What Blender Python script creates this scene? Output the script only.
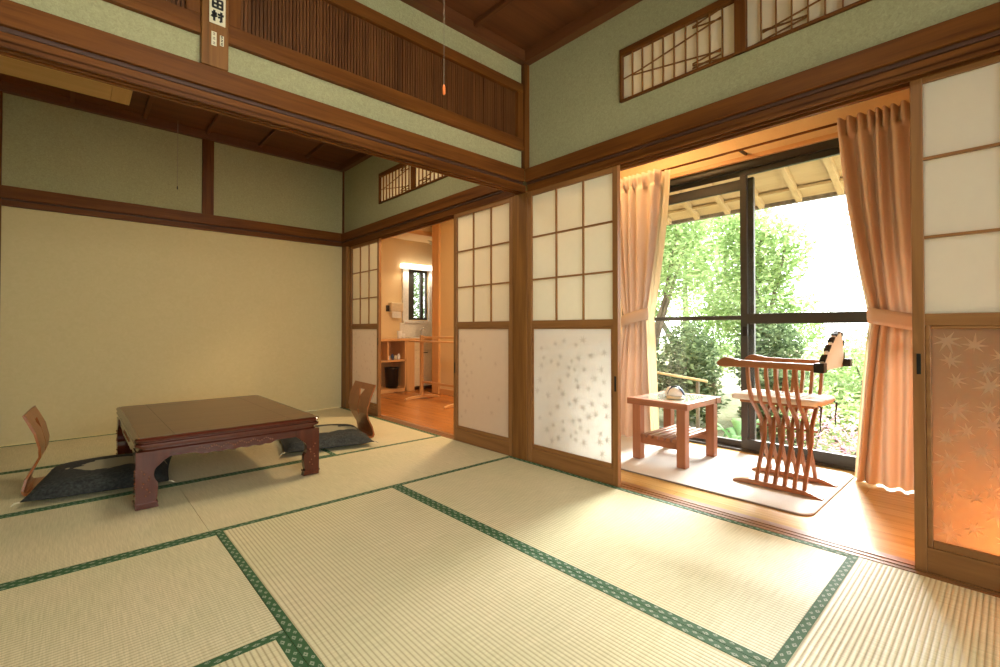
import bpy, bmesh, math, random
from mathutils import Vector, Matrix
for o in list(bpy.data.objects): bpy.data.objects.remove(o)
R = math.radians; PI = math.pi
SC = bpy.context.scene; COL = SC.collection

# ------------------------------------------------------------------ camera
cam = bpy.data.cameras.new('camera'); co = bpy.data.objects.new('camera', cam); COL.objects.link(co)
co.location = (-2.2486, -2.3307, 0.8797); co.rotation_euler = (R(90.71), 0, R(-42.435))
cam.sensor_width = 36; cam.lens = 468.34/1000*36; cam.shift_y = -0.01024; cam.clip_start = .02
SC.camera = co
# ------------------------------------------------------------------ world, exposure, lights
W = bpy.data.worlds.new('world'); SC.world = W; W.use_nodes = True
bg = W.node_tree.nodes['Background']; bg.inputs[0].default_value = (1, .99, .975, 1); bg.inputs[1].default_value = 8.0
SC.view_settings.view_transform = 'Standard'; SC.view_settings.look = 'None'
SC.view_settings.exposure = 0.0; SC.view_settings.gamma = 1; SC.view_settings.use_curve_mapping = False
def light(name, kind, loc, power, color, rot=(0,0,0), size=.3, size_y=None, parent=None, portal=False, soft=.05):
    l = bpy.data.lights.new(name, kind); l.energy = power; l.color = color
    if kind == 'AREA':
        l.size = size
        if size_y: l.shape = 'RECTANGLE'; l.size_y = size_y
        if portal: l.cycles.is_portal = True
    elif kind == 'POINT': l.shadow_soft_size = soft
    elif kind == 'SUN': l.angle = soft
    o = bpy.data.objects.new(name, l); COL.objects.link(o); o.location = loc; o.rotation_euler = rot
    if parent: o.parent = parent
    return o
# hazy sun over the garden, low enough to reach under the eave
light('sun', 'SUN', (6,1,5), 22.0, (1,.985,.97), rot=(0, R(56), R(7)), soft=R(20))
light('garden_window_portal', 'AREA', (1.40,-1.04,1.05), 1, (1,1,1), rot=(0,R(90),0), size=2.0, size_y=2.05, portal=True)
light('rear_window_portal', 'AREA', (-1.9,-3.80,1.15), 1, (1,1,1), rot=(R(90),0,0), size=2.9, size_y=2.2, portal=True)
WARM = (1,.62,.28); SOFT = (1,.86,.66)

# ------------------------------------------------------------------ materials
def new(name):
    m = bpy.data.materials.new(name); m.use_nodes = True; nt = m.node_tree
    return m, nt, nt.nodes['Principled BSDF']
def nd(nt, t, **k):
    n = nt.nodes.new(t)
    for a, v in k.items():
        if a.startswith('i_'): n.inputs[a[2:]].default_value = v
        else: setattr(n, a, v)
    return n
def L(nt, a, b): nt.links.new(a, b)
def ramp(nt, fac, c1, c2, p1=.3, p2=.7):
    r = nd(nt, 'ShaderNodeValToRGB'); e = r.color_ramp.elements
    e[0].position = p1; e[1].position = p2; e[0].color = (*c1,1); e[1].color = (*c2,1)
    L(nt, fac, r.inputs[0]); return r.outputs[0]
def coord(nt, scale=(1,1,1), kind='Object'):
    t = nd(nt, 'ShaderNodeTexCoord'); mp = nd(nt, 'ShaderNodeMapping'); mp.inputs['Scale'].default_value = scale
    L(nt, t.outputs[kind], mp.inputs[0]); return mp.outputs[0]
def plain(name, c, rough=.5, metal=0, emit=None, es=0, spec=.5):
    m, nt, b = new(name); b.inputs['Base Color'].default_value = (*c,1); b.inputs['Roughness'].default_value = rough
    b.inputs['Metallic'].default_value = metal; b.inputs['Specular IOR Level'].default_value = spec
    n = nd(nt, 'ShaderNodeTexNoise', i_Scale=40.0, i_Detail=3.0); L(nt, coord(nt), n.inputs['Vector'])
    L(nt, ramp(nt, n.outputs[0], tuple(x*.92 for x in c), tuple(min(1,x*1.06) for x in c)), b.inputs['Base Color'])
    if emit: b.inputs['Emission Color'].default_value = (*emit,1); b.inputs['Emission Strength'].default_value = es
    return m
def wood(name, c1, c2, axis='x', rough=.4, scale=1.0, spec=.4):
    m, nt, b = new(name)
    s = {'x':(1.2,22,22),'y':(22,1.2,22),'z':(22,22,1.2)}[axis]
    v = coord(nt, tuple(k*scale for k in s))
    n = nd(nt, 'ShaderNodeTexNoise', i_Scale=1.0, i_Detail=6.0, i_Distortion=.6); L(nt, v, n.inputs['Vector'])
    n2 = nd(nt, 'ShaderNodeTexNoise', i_Scale=5.0, i_Detail=3.0); L(nt, v, n2.inputs['Vector'])
    mx = nd(nt, 'ShaderNodeMath', operation='MULTIPLY_ADD'); L(nt, n2.outputs[0], mx.inputs[0]); mx.inputs[1].default_value = .35; L(nt, n.outputs[0], mx.inputs[2])
    L(nt, ramp(nt, mx.outputs[0], c1, c2, .45, .9), b.inputs['Base Color'])
    b.inputs['Roughness'].default_value = rough; b.inputs['Specular IOR Level'].default_value = spec
    bp = nd(nt, 'ShaderNodeBump', i_Strength=.12, i_Distance=.002); L(nt, n2.outputs[0], bp.inputs['Height']); L(nt, bp.outputs[0], b.inputs['Normal'])
    return m
def woods(name, c1, c2, **k): return {a: wood(name+'_'+a, c1, c2, axis=a, **k) for a in 'xyz'}
BEAM = woods('red brown beam wood', (.085,.026,.005), (.20,.068,.013), rough=.45, spec=.15)
FRAME = woods('honey brown door wood', (.205,.085,.024), (.32,.145,.046), rough=.42)
POST = woods('dark knotty post wood', (.14,.055,.013), (.27,.118,.030), rough=.45, spec=.2)
SLAT = woods('thin brown slat wood', (.075,.027,.008), (.16,.060,.019), rough=.45, spec=.2)
CEIL = woods('dark ceiling board wood', (.10,.032,.010), (.17,.058,.018), rough=.5, scale=.5)
ORW = woods('orange washroom wood', (.62,.33,.13), (.74,.42,.18), rough=.4)
PINE = woods('pale eave board wood', (.40,.28,.135), (.52,.38,.20), rough=.6, scale=.7)
CHAIRW = woods('folding chair wood', (.22,.088,.034), (.37,.16,.065), rough=.35)
SIDEW = woods('reddish side table wood', (.24,.085,.034), (.37,.145,.062), rough=.4)
TABW = woods('dark red lacquered table wood', (.055,.009,.004), (.10,.019,.008), rough=.16, spec=.6)
TOPW = wood('brown lacquered table top', (.10,.045,.018), (.16,.075,.03), axis='x', rough=.28, spec=.5)
PLY = woods('bent orange plywood', (.24,.070,.019), (.34,.115,.032), rough=.3)
LIGHTW = woods('pale lamp box wood', (.58,.38,.16), (.68,.46,.21), rough=.5)
def plaster(name, c1, c2, bump=.5, sc=90.0, rough=.95):
    m, nt, b = new(name); v = coord(nt)
    n = nd(nt, 'ShaderNodeTexNoise', i_Scale=sc, i_Detail=5.0, i_Distortion=1.2); L(nt, v, n.inputs['Vector'])
    n2 = nd(nt, 'ShaderNodeTexNoise', i_Scale=2.0, i_Detail=2.0); L(nt, v, n2.inputs['Vector'])
    mx = nd(nt, 'ShaderNodeMath', operation='MULTIPLY_ADD'); L(nt, n2.outputs[0], mx.inputs[0]); mx.inputs[1].default_value = .25; L(nt, n.outputs[0], mx.inputs[2])
    L(nt, ramp(nt, mx.outputs[0], c1, c2, .4, .85), b.inputs['Base Color'])
    b.inputs['Roughness'].default_value = rough; b.inputs['Specular IOR Level'].default_value = .15
    bp = nd(nt, 'ShaderNodeBump', i_Strength=bump, i_Distance=.004); L(nt, n.outputs[0], bp.inputs['Height']); L(nt, bp.outputs[0], b.inputs['Normal'])
    return m
PLASTER = plaster('sage green sand plaster', (.33,.315,.175), (.45,.43,.245), .6)
PLAIN = plaster('smooth beige wall', (.56,.465,.245), (.60,.50,.27), .08, 30.0, .6)
ORWALL = plaster('warm cream wall paper', (.78,.58,.32), (.82,.63,.36), .1)
GROUND = plaster('garden soil and moss', (.12,.14,.06), (.28,.27,.17), .8, 12.0)
def tatami(name, axis):
    m, nt, b = new(name); t = nd(nt, 'ShaderNodeTexCoord'); sp = nd(nt, 'ShaderNodeSeparateXYZ'); L(nt, t.outputs['Object'], sp.inputs[0])
    across, along = (('X','Y') if axis == 'y' else ('Y','X'))
    def sine(out, freq):
        a = nd(nt, 'ShaderNodeMath', operation='MULTIPLY'); L(nt, sp.outputs[out], a.inputs[0]); a.inputs[1].default_value = freq*2*PI
        s = nd(nt, 'ShaderNodeMath', operation='SINE'); L(nt, a.outputs[0], s.inputs[0]); return s.outputs[0]
    rib = sine(across, 1/.0145)
    h = nd(nt, 'ShaderNodeMath', operation='MULTIPLY_ADD'); L(nt, rib, h.inputs[0]); h.inputs[1].default_value = .5; h.inputs[2].default_value = .5
    pw = nd(nt, 'ShaderNodeMath', operation='POWER'); L(nt, h.outputs[0], pw.inputs[0]); pw.inputs[1].default_value = .5
    sc = (6,160,1) if axis == 'x' else (160,6,1)
    sc = (sc[1], sc[0], 1)           # the rushes run across the mat
    n = nd(nt, 'ShaderNodeTexNoise', i_Scale=1.6, i_Detail=3.0); L(nt, coord(nt, sc), n.inputs['Vector'])
    n2 = nd(nt, 'ShaderNodeTexNoise', i_Scale=2.5, i_Detail=2.0); L(nt, coord(nt), n2.inputs['Vector'])
    c = ramp(nt, pw.outputs[0], (.50,.415,.235), (.80,.725,.49), 0.0, .75)
    mix = nd(nt, 'ShaderNodeMix', data_type='RGBA', blend_type='MULTIPLY'); mix.inputs[0].default_value = 1
    L(nt, c, mix.inputs[6]); L(nt, ramp(nt, n.outputs[0], (.84,.84,.78), (1,1,1), .35, .65), mix.inputs[7])
    mix2 = nd(nt, 'ShaderNodeMix', data_type='RGBA', blend_type='MULTIPLY'); mix2.inputs[0].default_value = 1
    L(nt, mix.outputs[2], mix2.inputs[6]); L(nt, ramp(nt, n2.outputs[0], (.93,.95,.9), (1,.98,.96), .35, .65), mix2.inputs[7])
    L(nt, mix2.outputs[2], b.inputs['Base Color']); b.inputs['Roughness'].default_value = .45; b.inputs['Specular IOR Level'].default_value = .45
    bp = nd(nt, 'ShaderNodeBump', i_Strength=.55, i_Distance=.0022); L(nt, pw.outputs[0], bp.inputs['Height']); L(nt, bp.outputs[0], b.inputs['Normal'])
    return m
TAT = {a: tatami('woven rush mat '+a, a) for a in 'xy'}
def heri():
    m, nt, b = new('green brocade mat border'); uv = nd(nt, 'ShaderNodeUVMap', uv_map='UVMap'); sp = nd(nt, 'ShaderNodeSeparateXYZ'); L(nt, uv.outputs[0], sp.inputs[0])
    def M(op, a, b_=None, c=None):
        n = nd(nt, 'ShaderNodeMath', operation=op)
        for i, x in enumerate((a, b_, c)):
            if x is None: continue
            if isinstance(x, (int,float)): n.inputs[i].default_value = x
            else: L(nt, x, n.inputs[i])
        return n.outputs[0]
    def diamond(period, off, vc, a, bb):
        u = M('FRACT', M('ADD', M('DIVIDE', sp.outputs[0], period), off)); u = M('ABSOLUTE', M('SUBTRACT', u, .5)); u = M('MULTIPLY', u, period)
        v = M('ABSOLUTE', M('SUBTRACT', sp.outputs[1], vc))
        return M('ADD', M('DIVIDE', u, a), M('DIVIDE', v, bb))
    d1 = diamond(.046, 0, .30, .0115, .24); d2 = diamond(.046, .5, .68, .0085, .20)
    k1 = M('MULTIPLY', M('LESS_THAN', d1, 1.0), M('GREATER_THAN', d1, .32)); k2 = M('MULTIPLY', M('LESS_THAN', d2, 1.0), M('GREATER_THAN', d2, .25))
    n = nd(nt, 'ShaderNodeTexNoise', i_Scale=260.0); L(nt, coord(nt), n.inputs['Vector'])
    f = M('MULTIPLY', M('MAXIMUM', k1, k2), M('GREATER_THAN', n.outputs[0], .40))
    mix = nd(nt, 'ShaderNodeMix', data_type='RGBA'); L(nt, f, mix.inputs[0]); mix.inputs[6].default_value = (.028,.100,.030,1); mix.inputs[7].default_value = (.30,.35,.25,1)
    L(nt, mix.outputs[2], b.inputs['Base Color']); b.inputs['Roughness'].default_value = .7
    return m
HERI = heri()
def floorboards(name, c1, c2, axis='y', w=.09, rough=.22):
    m, nt, b = new(name)
    br = nd(nt, 'ShaderNodeTexBrick'); br.offset = .37; br.inputs['Scale'].default_value = 1
    br.inputs['Brick Width'].default_value = 1.1; br.inputs['Row Height'].default_value = w; br.inputs['Mortar Size'].default_value = .0012
    br.inputs['Color1'].default_value = (*c1,1); br.inputs['Color2'].default_value = (*c2,1); br.inputs['Mortar'].default_value = tuple(x*.5 for x in c1)+(1,)
    t = nd(nt, 'ShaderNodeTexCoord'); mp = nd(nt, 'ShaderNodeMapping'); mp.inputs['Rotation'].default_value = (0,0,R(90) if axis == 'y' else 0)
    L(nt, t.outputs['Object'], mp.inputs[0]); L(nt, mp.outputs[0], br.inputs['Vector'])
    s = (30,1.5,30) if axis == 'y' else (1.5,30,30)
    n = nd(nt, 'ShaderNodeTexNoise', i_Scale=1.0, i_Detail=5.0); L(nt, coord(nt, s), n.inputs['Vector'])
    mix = nd(nt, 'ShaderNodeMix', data_type='RGBA', blend_type='MULTIPLY'); mix.inputs[0].default_value = 1
    L(nt, br.outputs[0], mix.inputs[6]); L(nt, ramp(nt, n.outputs[0], (.78,.72,.62), (1,1,1)), mix.inputs[7]); L(nt, mix.outputs[2], b.inputs['Base Color'])
    b.inputs['Roughness'].default_value = rough; b.inputs['Specular IOR Level'].default_value = .6
    return m
VFLOOR = floorboards('honey veranda floorboards', (.60,.38,.13), (.68,.46,.18))
WFLOOR = floorboards('orange washroom floorboards', (.50,.19,.045), (.56,.22,.06))
def transl(name, c, tw=.5, rough=.9, var=.0, gloss=0.0):
    m = bpy.data.materials.new(name); m.use_nodes = True; nt = m.node_tree; nt.nodes.remove(nt.nodes['Principled BSDF']); out = nt.nodes['Material Output']
    d = nd(nt, 'ShaderNodeBsdfDiffuse'); t = nd(nt, 'ShaderNodeBsdfTranslucent'); mx = nd(nt, 'ShaderNodeMixShader'); mx.inputs[0].default_value = tw
    n = nd(nt, 'ShaderNodeTexNoise', i_Scale=25.0, i_Detail=4.0); L(nt, coord(nt), n.inputs['Vector'])
    c0 = ramp(nt, n.outputs[0], tuple(x*(.98-var) for x in c), c)
    L(nt, c0, d.inputs[0]); L(nt, c0, t.inputs[0]); L(nt, d.outputs[0], mx.inputs[1]); L(nt, t.outputs[0], mx.inputs[2])
    if gloss:
        g = nd(nt, 'ShaderNodeBsdfGlossy'); g.inputs['Roughness'].default_value = .25; m2 = nd(nt, 'ShaderNodeMixShader'); m2.inputs[0].default_value = gloss
        L(nt, mx.outputs[0], m2.inputs[1]); L(nt, g.outputs[0], m2.inputs[2]); L(nt, m2.outputs[0], out.inputs[0])
    else: L(nt, mx.outputs[0], out.inputs[0])
    return m
PAPER = transl('white shoji paper', (.84,.81,.69), .5)
FROSTB = transl('dim lamplit frosted glass', (.56,.48,.37), .88, gloss=.05); FROST = transl('frosted glass', (.78,.76,.71), .68, gloss=.05)  # FROSTB: same frosted glass, dim amber lamplight put into its colour
ETCH = transl('grey etched maple leaf', (.69,.665,.62), .69, gloss=.05); ETCHB = transl('lamplit etched maple leaf', (.96,.90,.76), .9, gloss=.05)  # ETCHB: same leaf etch, lamp-lit brightness put into its colour
CURT = transl('peach curtain cloth', (.74,.58,.46), .30)
SHEERW = transl('thin white backrest cloth', (.90,.90,.84), .6)
SHEER = transl('cream curtain lining', (.85,.75,.58), .5)
def leafmat(name, a, b_):
    m = bpy.data.materials.new(name); m.use_nodes = True; nt = m.node_tree; nt.nodes.remove(nt.nodes['Principled BSDF']); out = nt.nodes['Material Output']
    g = nd(nt, 'ShaderNodeNewGeometry'); c = ramp(nt, g.outputs['Random Per Island'], a, b_, 0, 1)
    d = nd(nt, 'ShaderNodeBsdfDiffuse'); t = nd(nt, 'ShaderNodeBsdfTranslucent'); mx = nd(nt, 'ShaderNodeMixShader'); mx.inputs[0].default_value = .45
    L(nt, c, d.inputs[0]); L(nt, c, t.inputs[0]); L(nt, d.outputs[0], mx.inputs[1]); L(nt, t.outputs[0], mx.inputs[2]); L(nt, mx.outputs[0], out.inputs[0])
    return m
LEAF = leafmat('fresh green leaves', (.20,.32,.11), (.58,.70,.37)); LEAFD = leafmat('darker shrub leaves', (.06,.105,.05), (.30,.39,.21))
LEAFR = leafmat('reddish maple leaves', (.45,.16,.10), (.60,.42,.25)); LEAFP = leafmat('pink blossom petals', (.75,.35,.48), (.90,.60,.68)); LEAFH = leafmat('broad plant leaves', (.22,.45,.20), (.45,.70,.38))
BARK = wood('grey bark', (.10,.08,.06), (.22,.18,.14), axis='z', rough=.9)
def glassmat():
    m = bpy.data.materials.new('clear window glass'); m.use_nodes = True; nt = m.node_tree; nt.nodes.remove(nt.nodes['Principled BSDF']); out = nt.nodes['Material Output']
    f = nd(nt, 'ShaderNodeFresnel', i_IOR=1.35); t = nd(nt, 'ShaderNodeBsdfTransparent'); g = nd(nt, 'ShaderNodeBsdfGlossy'); g.inputs['Roughness'].default_value = .01
    t.inputs[0].default_value = (.96,.98,.97,1)
    mx = nd(nt, 'ShaderNodeMixShader'); L(nt, f.outputs[0], mx.inputs[0]); L(nt, t.outputs[0], mx.inputs[1]); L(nt, g.outputs[0], mx.inputs[2]); L(nt, mx.outputs[0], out.inputs[0])
    return m
GLASS = glassmat()
ALU = plain('dark bronze aluminium', (.050,.047,.040), .4, .3)
IRON = plain('black metal', (.02,.02,.02), .4, .5)
WHITE = plain('white ceramic', (.82,.80,.75), .3)
TILE = plain('white wall tile', (.80,.76,.68), .3)
CREAM = plain('cream plastic', (.75,.62,.42), .45)
NAVY = plain('navy glaze', (.02,.05,.12), .3)
BLACK = plain('black lacquer', (.012,.010,.010), .4)
ORANGEP = plain('orange plastic cord pull', (.85,.20,.04), .4)
CORDM = plain('grey cord', (.28,.24,.17), .7)
INK = plain('black ink', (.02,.02,.02), .8)
STICK = plain('aged white paper sticker', (.72,.66,.48), .8)
SEATC = plain('white seat cloth', (.80,.74,.68), .85)
SEATB = plain('grey blue printed lines', (.35,.42,.50), .85)
RUGM = plaster('beige woven rug', (.56,.53,.49), (.66,.63,.59), .5, 260.0)
RUGB = plain('dark rug binding', (.22,.17,.13), .8)
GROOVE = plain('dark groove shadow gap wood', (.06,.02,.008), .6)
LAMPE = plain('glowing lamp cover', (.9,.85,.75), .5, emit=(1,.86,.62), es=5)
LAMPW = plain('glowing white tube cover', (.9,.9,.85), .5, emit=(1,.93,.8), es=3)
GOLD = plain('worn lacquer carving', (.24,.085,.04), .15, .1)
def zab():
    m, nt, b = new('charcoal cushion cloth with beige waves'); v = coord(nt)
    n = nd(nt, 'ShaderNodeTexNoise', i_Scale=7.0, i_Detail=2.0, i_Distortion=.6); L(nt, v, n.inputs['Vector'])
    ln = nd(nt, 'ShaderNodeVectorMath', operation='LENGTH'); L(nt, coord(nt, (4.2,8.5,0)), ln.inputs[0])
    w = nd(nt, 'ShaderNodeTexNoise', i_Scale=70.0, i_Detail=3.0); L(nt, v, w.inputs['Vector'])
    dark = ramp(nt, w.outputs[0], (.010,.012,.011), (.050,.055,.050), .35, .75)
    mix = nd(nt, 'ShaderNodeMix', data_type='RGBA'); L(nt, dark, mix.inputs[6]); mix.inputs[7].default_value = (.36,.32,.20,1)
    ad = nd(nt, 'ShaderNodeMath', operation='MULTIPLY_ADD'); L(nt, n.outputs[0], ad.inputs[0]); ad.inputs[1].default_value = -1.6; L(nt, ln.outputs['Value'], ad.inputs[2])
    r = ramp(nt, ad.outputs[0], (1,1,1), (0,0,0), .02, .04); L(nt, r, mix.inputs[0])
    L(nt, mix.outputs[2], b.inputs['Base Color']); b.inputs['Roughness'].default_value = .85
    bp = nd(nt, 'ShaderNodeBump', i_Strength=.4, i_Distance=.003); L(nt, w.outputs[0], bp.inputs['Height']); L(nt, bp.outputs[0], b.inputs['Normal'])
    return m
ZAB = zab()

# ------------------------------------------------------------------ mesh helpers
WORLD = set()   # things whose parts are given in world coordinates
class MB:
    def __init__(s): s.v = []; s.f = []; s.m = []; s.uv = {}
    def box(s, a, b, mi=0, M=None):
        x0,y0,z0 = (min(a[i],b[i]) for i in range(3)); x1,y1,z1 = (max(a[i],b[i]) for i in range(3))
        n = len(s.v); P = [(x0,y0,z0),(x1,y0,z0),(x1,y1,z0),(x0,y1,z0),(x0,y0,z1),(x1,y0,z1),(x1,y1,z1),(x0,y1,z1)]
        if M: P = [tuple(M @ Vector(p)) for p in P]
        s.v += P
        for q in ((0,3,2,1),(4,5,6,7),(0,1,5,4),(1,2,6,5),(2,3,7,6),(3,0,4,7)): s.f.append([n+i for i in q]); s.m.append(mi)
        return s
    def bar(s, p, q, w, h, mi=0, up=(0,0,1)):
        p = Vector(p); q = Vector(q); d = (q-p); l = d.length; d.normalize(); u = Vector(up)
        if abs(d.dot(u)) > .98: u = Vector((1,0,0))
        r = d.cross(u).normalized(); u = r.cross(d)
        M = Matrix((( r.x,d.x,u.x,p.x),(r.y,d.y,u.y,p.y),(r.z,d.z,u.z,p.z),(0,0,0,1)))
        return s.box((-w/2,0,-h/2),(w/2,l,h/2),mi,M)
    def loft(s, rings, mi=0, caps=True, closed=True):
        n = len(s.v); k = len(rings[0])
        for r in rings: s.v += [tuple(p) for p in r]
        for i in range(len(rings)-1):
            for j in range(k if closed else k-1):
                a = n+i*k+j; b = n+i*k+(j+1)%k; s.f.append([a,b,b+k,a+k]); s.m.append(mi)
        if caps: s.f.append([n+j for j in range(k)][::-1]); s.m.append(mi); s.f.append([n+(len(rings)-1)*k+j for j in range(k)]); s.m.append(mi)
        return s
    def tube(s, pts, r, seg=10, mi=0):
        pts = [Vector(p) for p in pts]; rs = r if isinstance(r,(list,tuple)) else [r]*len(pts); rings = []
        for i, p in enumerate(pts):
            d = (pts[min(i+1,len(pts)-1)]-pts[max(i-1,0)]).normalized(); u = Vector((0,0,1)) if abs(d.z) < .9 else Vector((1,0,0))
            a = d.cross(u).normalized(); b = a.cross(d)
            rings.append([p+rs[i]*(math.cos(t)*a+math.sin(t)*b) for t in [2*PI*j/seg for j in range(seg)]])
        return s.loft(rings, mi)
    def lathe(s, c, prof, seg=24, mi=0):
        return s.loft([[Vector(c)+Vector((r*math.cos(2*PI*j/seg), r*math.sin(2*PI*j/seg), z)) for j in range(seg)] for r, z in prof], mi)
    def prism(s, poly, f, t0, t1, mi=0):
        # poly: list of 2D points, f(a,b,t) -> 3D
        n = len(poly); return s.loft([[f(a,b,t0) for a,b in poly],[f(a,b,t1) for a,b in poly]], mi)
    def ribbon(s, pts, w_dir, w, th_dir_flip=1, th=.01, mi=0):
        # a strip of constant thickness following pts, width along w_dir
        pts = [Vector(p) for p in pts]; wd = Vector(w_dir).normalized(); rings = []
        for i, p in enumerate(pts):
            d = (pts[min(i+1,len(pts)-1)]-pts[max(i-1,0)]).normalized(); n = d.cross(wd).normalized()*th/2
            ww = (w[i] if isinstance(w,(list,tuple)) else w)/2
            rings.append([p-wd*ww-n, p+wd*ww-n, p+wd*ww+n, p-wd*ww+n])
        return s.loft(rings, mi)
    def build(s, name, mats, parent=None, bevel=0, smooth=False, uvf=None):
        me = bpy.data.meshes.new(name); me.from_pydata(s.v, [], s.f); mats = mats if isinstance(mats,(list,tuple)) else [mats]
        for m in mats: me.materials.append(m)
        for p, mi in zip(me.polygons, s.m): p.material_index = mi; p.use_smooth = smooth
        bm = bmesh.new(); bm.from_mesh(me); bmesh.ops.recalc_face_normals(bm, faces=bm.faces[:]); bm.to_mesh(me); bm.free()
        if uvf:
            uv = me.uv_layers.new(name='UVMap')
            for p in me.polygons:
                for li in p.loop_indices: uv.data[li].uv = uvf(me.vertices[me.loops[li].vertex_index].co)
        o = bpy.data.objects.new(name, me); COL.objects.link(o)
        if parent:
            o.parent = parent
            # shapes are given in world space: keep them there
            root = parent.parent or parent
            if root.name in WORLD: me.transform(Matrix.Translation(-Vector(root.location)))
        if bevel:
            b = o.modifiers.new('bevel','BEVEL'); b.width = bevel; b.segments = 2; b.limit_method = 'ANGLE'; b.angle_limit = R(40)
        return o
def thing(name, label, cat, loc, group=None, world=True):
    o = bpy.data.objects.new(name, None); COL.objects.link(o); o.location = loc; o.empty_display_size = .05
    o['label'] = label; o['category'] = cat
    if group: o['group'] = group
    if world: WORLD.add(o.name)
    return o
def tag(o, label, cat, group=None):
    o['label'] = label; o['category'] = cat
    if group: o['group'] = group
    return o
def struct(o): o['kind'] = 'structure'; return o
def copy_tree(o, parent=None):
    c = o.copy(); COL.objects.link(c); c.parent = parent
    for ch in list(o.children): copy_tree(ch, c)
    return c
bx = lambda *a, **k: MB().box(*a, **k)
ZC = 2.73      # ceiling boards
XL, YR, YB, XF = -3.60, -3.78, 2.77, 1.33
YP = -.147     # front face of the beam between the rooms

# ------------------------------------------------------------------ room shell
struct(bx((XL-.1,YR-.1,-.12),(0,YB+.12,-.055)).build('floor', PLAIN))
struct(bx((.0,YR-.1,-.12),(XF+.16,.02,-.002)).build('floor_veranda', VFLOOR))
m = MB(); m.box((.0,.02,-.12),(1.54,2.85,-.002)); m.box((.0,2.85,-.12),(3.2,4.1,-.002)); struct(m.build('floor_washroom', WFLOOR))
# wall between rooms and veranda / washroom, above the lintel; holes for the paper transoms
TR = [(-2.14,-.86,2.145,2.44),(.67,1.93,2.13,2.43)]     # y0,y1,z0,z1 of the openings
m = MB(); x0, x1 = .015, .10
def wallpiece(a, b, z0, z1): m.box((x0,a,z0),(x1,b,z1))
wallpiece(YR, -2.14, 1.85, ZC); wallpiece(-2.14,-.86,1.85,2.145); wallpiece(-2.14,-.86,2.44,ZC); wallpiece(-.86,.67,1.85,ZC)
wallpiece(.67,1.93,1.85,2.13); wallpiece(.67,1.93,2.43,ZC); wallpiece(1.93,YB+.1,1.85,ZC); wallpiece(YR,-2.93,0,1.85)
struct(m.build('wall_right', PLASTER))
struct(bx((XL,YB,1.85),(.10,YB+.1,ZC)).build('wall_far', PLASTER))
struct(bx((XL,YB+.005,0),(.10,YB+.1,1.845)).build('wall_far_lower', PLAIN))
struct(bx((XL-.1,YR-.1,0),(XL,YB+.1,ZC)).build('wall_left', PLASTER))
m = MB()
m.box((XL,YR-.1,2.3),(.1,YR,ZC)); m.box((XL,YR-.1,0),(-3.4,YR,2.3)); m.box((-.4,YR-.1,0),(.1,YR,2.3))
struct(m.build('wall_rear', PLASTER))
# strip of plaster above the lintel between the two rooms
m = MB(); m.box((XL,-.115,1.94),(0.015,-.05,2.075)); m.box((XL,-.115,2.515),(0.015,-.05,ZC)); struct(m.build('wall_transom', PLASTER))
# ceilings
struct(bx((XL-.1,YR-.1,ZC),(.1,-.05,ZC+.03)).build('ceiling', CEIL['x']))
struct(bx((XL-.1,-.05,ZC-.005),(.1,YB+.1,ZC+.03)).build('ceiling_back_room', CEIL['x']))
i = 0
def trim(o):
    global i
    i += 1; o.name = 'trim_%d' % i; return struct(o)
for x in (-.47,-.93,-1.39,-1.85,-2.31,-2.77,-3.23): trim(bx((x-.014,YR,ZC-.032),(x+.014,-.115,ZC)).build('t', CEIL['y'], bevel=.003))
for x in (-.42,-.88,-1.33,-1.80,-2.26,-2.72,-3.18): trim(bx((x-.014,-.05,ZC-.037),(x+.014,YB,ZC-.005)).build('t', CEIL['y'], bevel=.003))
# ceiling mouldings
trim(bx((-.045,YR,2.655),(.015,-.115,ZC)).build('t', CEIL['y'], bevel=.004))
trim(bx((XL,-.165,2.655),(.0,-.11,ZC)).build('t', CEIL['x'], bevel=.004))
trim(bx((-.045,-.05,2.655),(.015,YB,ZC)).build('t', CEIL['y'], bevel=.004))
trim(bx((XL,YB-.055,2.655),(.0,YB,ZC)).build('t', CEIL['x'], bevel=.004))
trim(bx((XL,-.05,2.655),(.0,.0,ZC)).build('t', CEIL['x'], bevel=.004))
# nageshi (tie beam boards) and kamoi (grooved lintels)
def lintel_y(y0, y1):
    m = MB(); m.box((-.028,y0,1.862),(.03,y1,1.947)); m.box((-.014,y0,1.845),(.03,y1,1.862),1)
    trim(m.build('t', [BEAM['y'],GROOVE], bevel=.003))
    m = MB()
    for a, b in ((-.006,.002),(.034,.042),(.076,.10)): m.box((a,y0,1.797),(b,y1,1.82))
    m.box((-.006,y0,1.812),(.10,y1,1.845)); trim(m.build('t', BEAM['y'], bevel=.002))
lintel_y(YR, YP); lintel_y(-.018, YB)
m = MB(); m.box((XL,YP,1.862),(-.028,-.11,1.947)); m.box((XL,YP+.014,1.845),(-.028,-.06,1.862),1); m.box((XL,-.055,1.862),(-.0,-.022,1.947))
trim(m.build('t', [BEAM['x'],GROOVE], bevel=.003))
m = MB()
for a, b in ((YP+.018,YP+.030),(YP+.052,YP+.062),(YP+.084,YP+.095)): m.box((XL,a,1.797),(-.0,b,1.82))
m.box((XL,YP+.018,1.812),(-.0,YP+.095,1.845)); trim(m.build('t', BEAM['x'], bevel=.002))
# far wall nageshi
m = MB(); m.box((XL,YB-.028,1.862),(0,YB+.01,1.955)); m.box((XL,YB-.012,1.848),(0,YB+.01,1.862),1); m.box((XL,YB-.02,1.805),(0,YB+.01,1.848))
trim(m.build('t', [BEAM['x'],GROOVE], bevel=.003))
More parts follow.
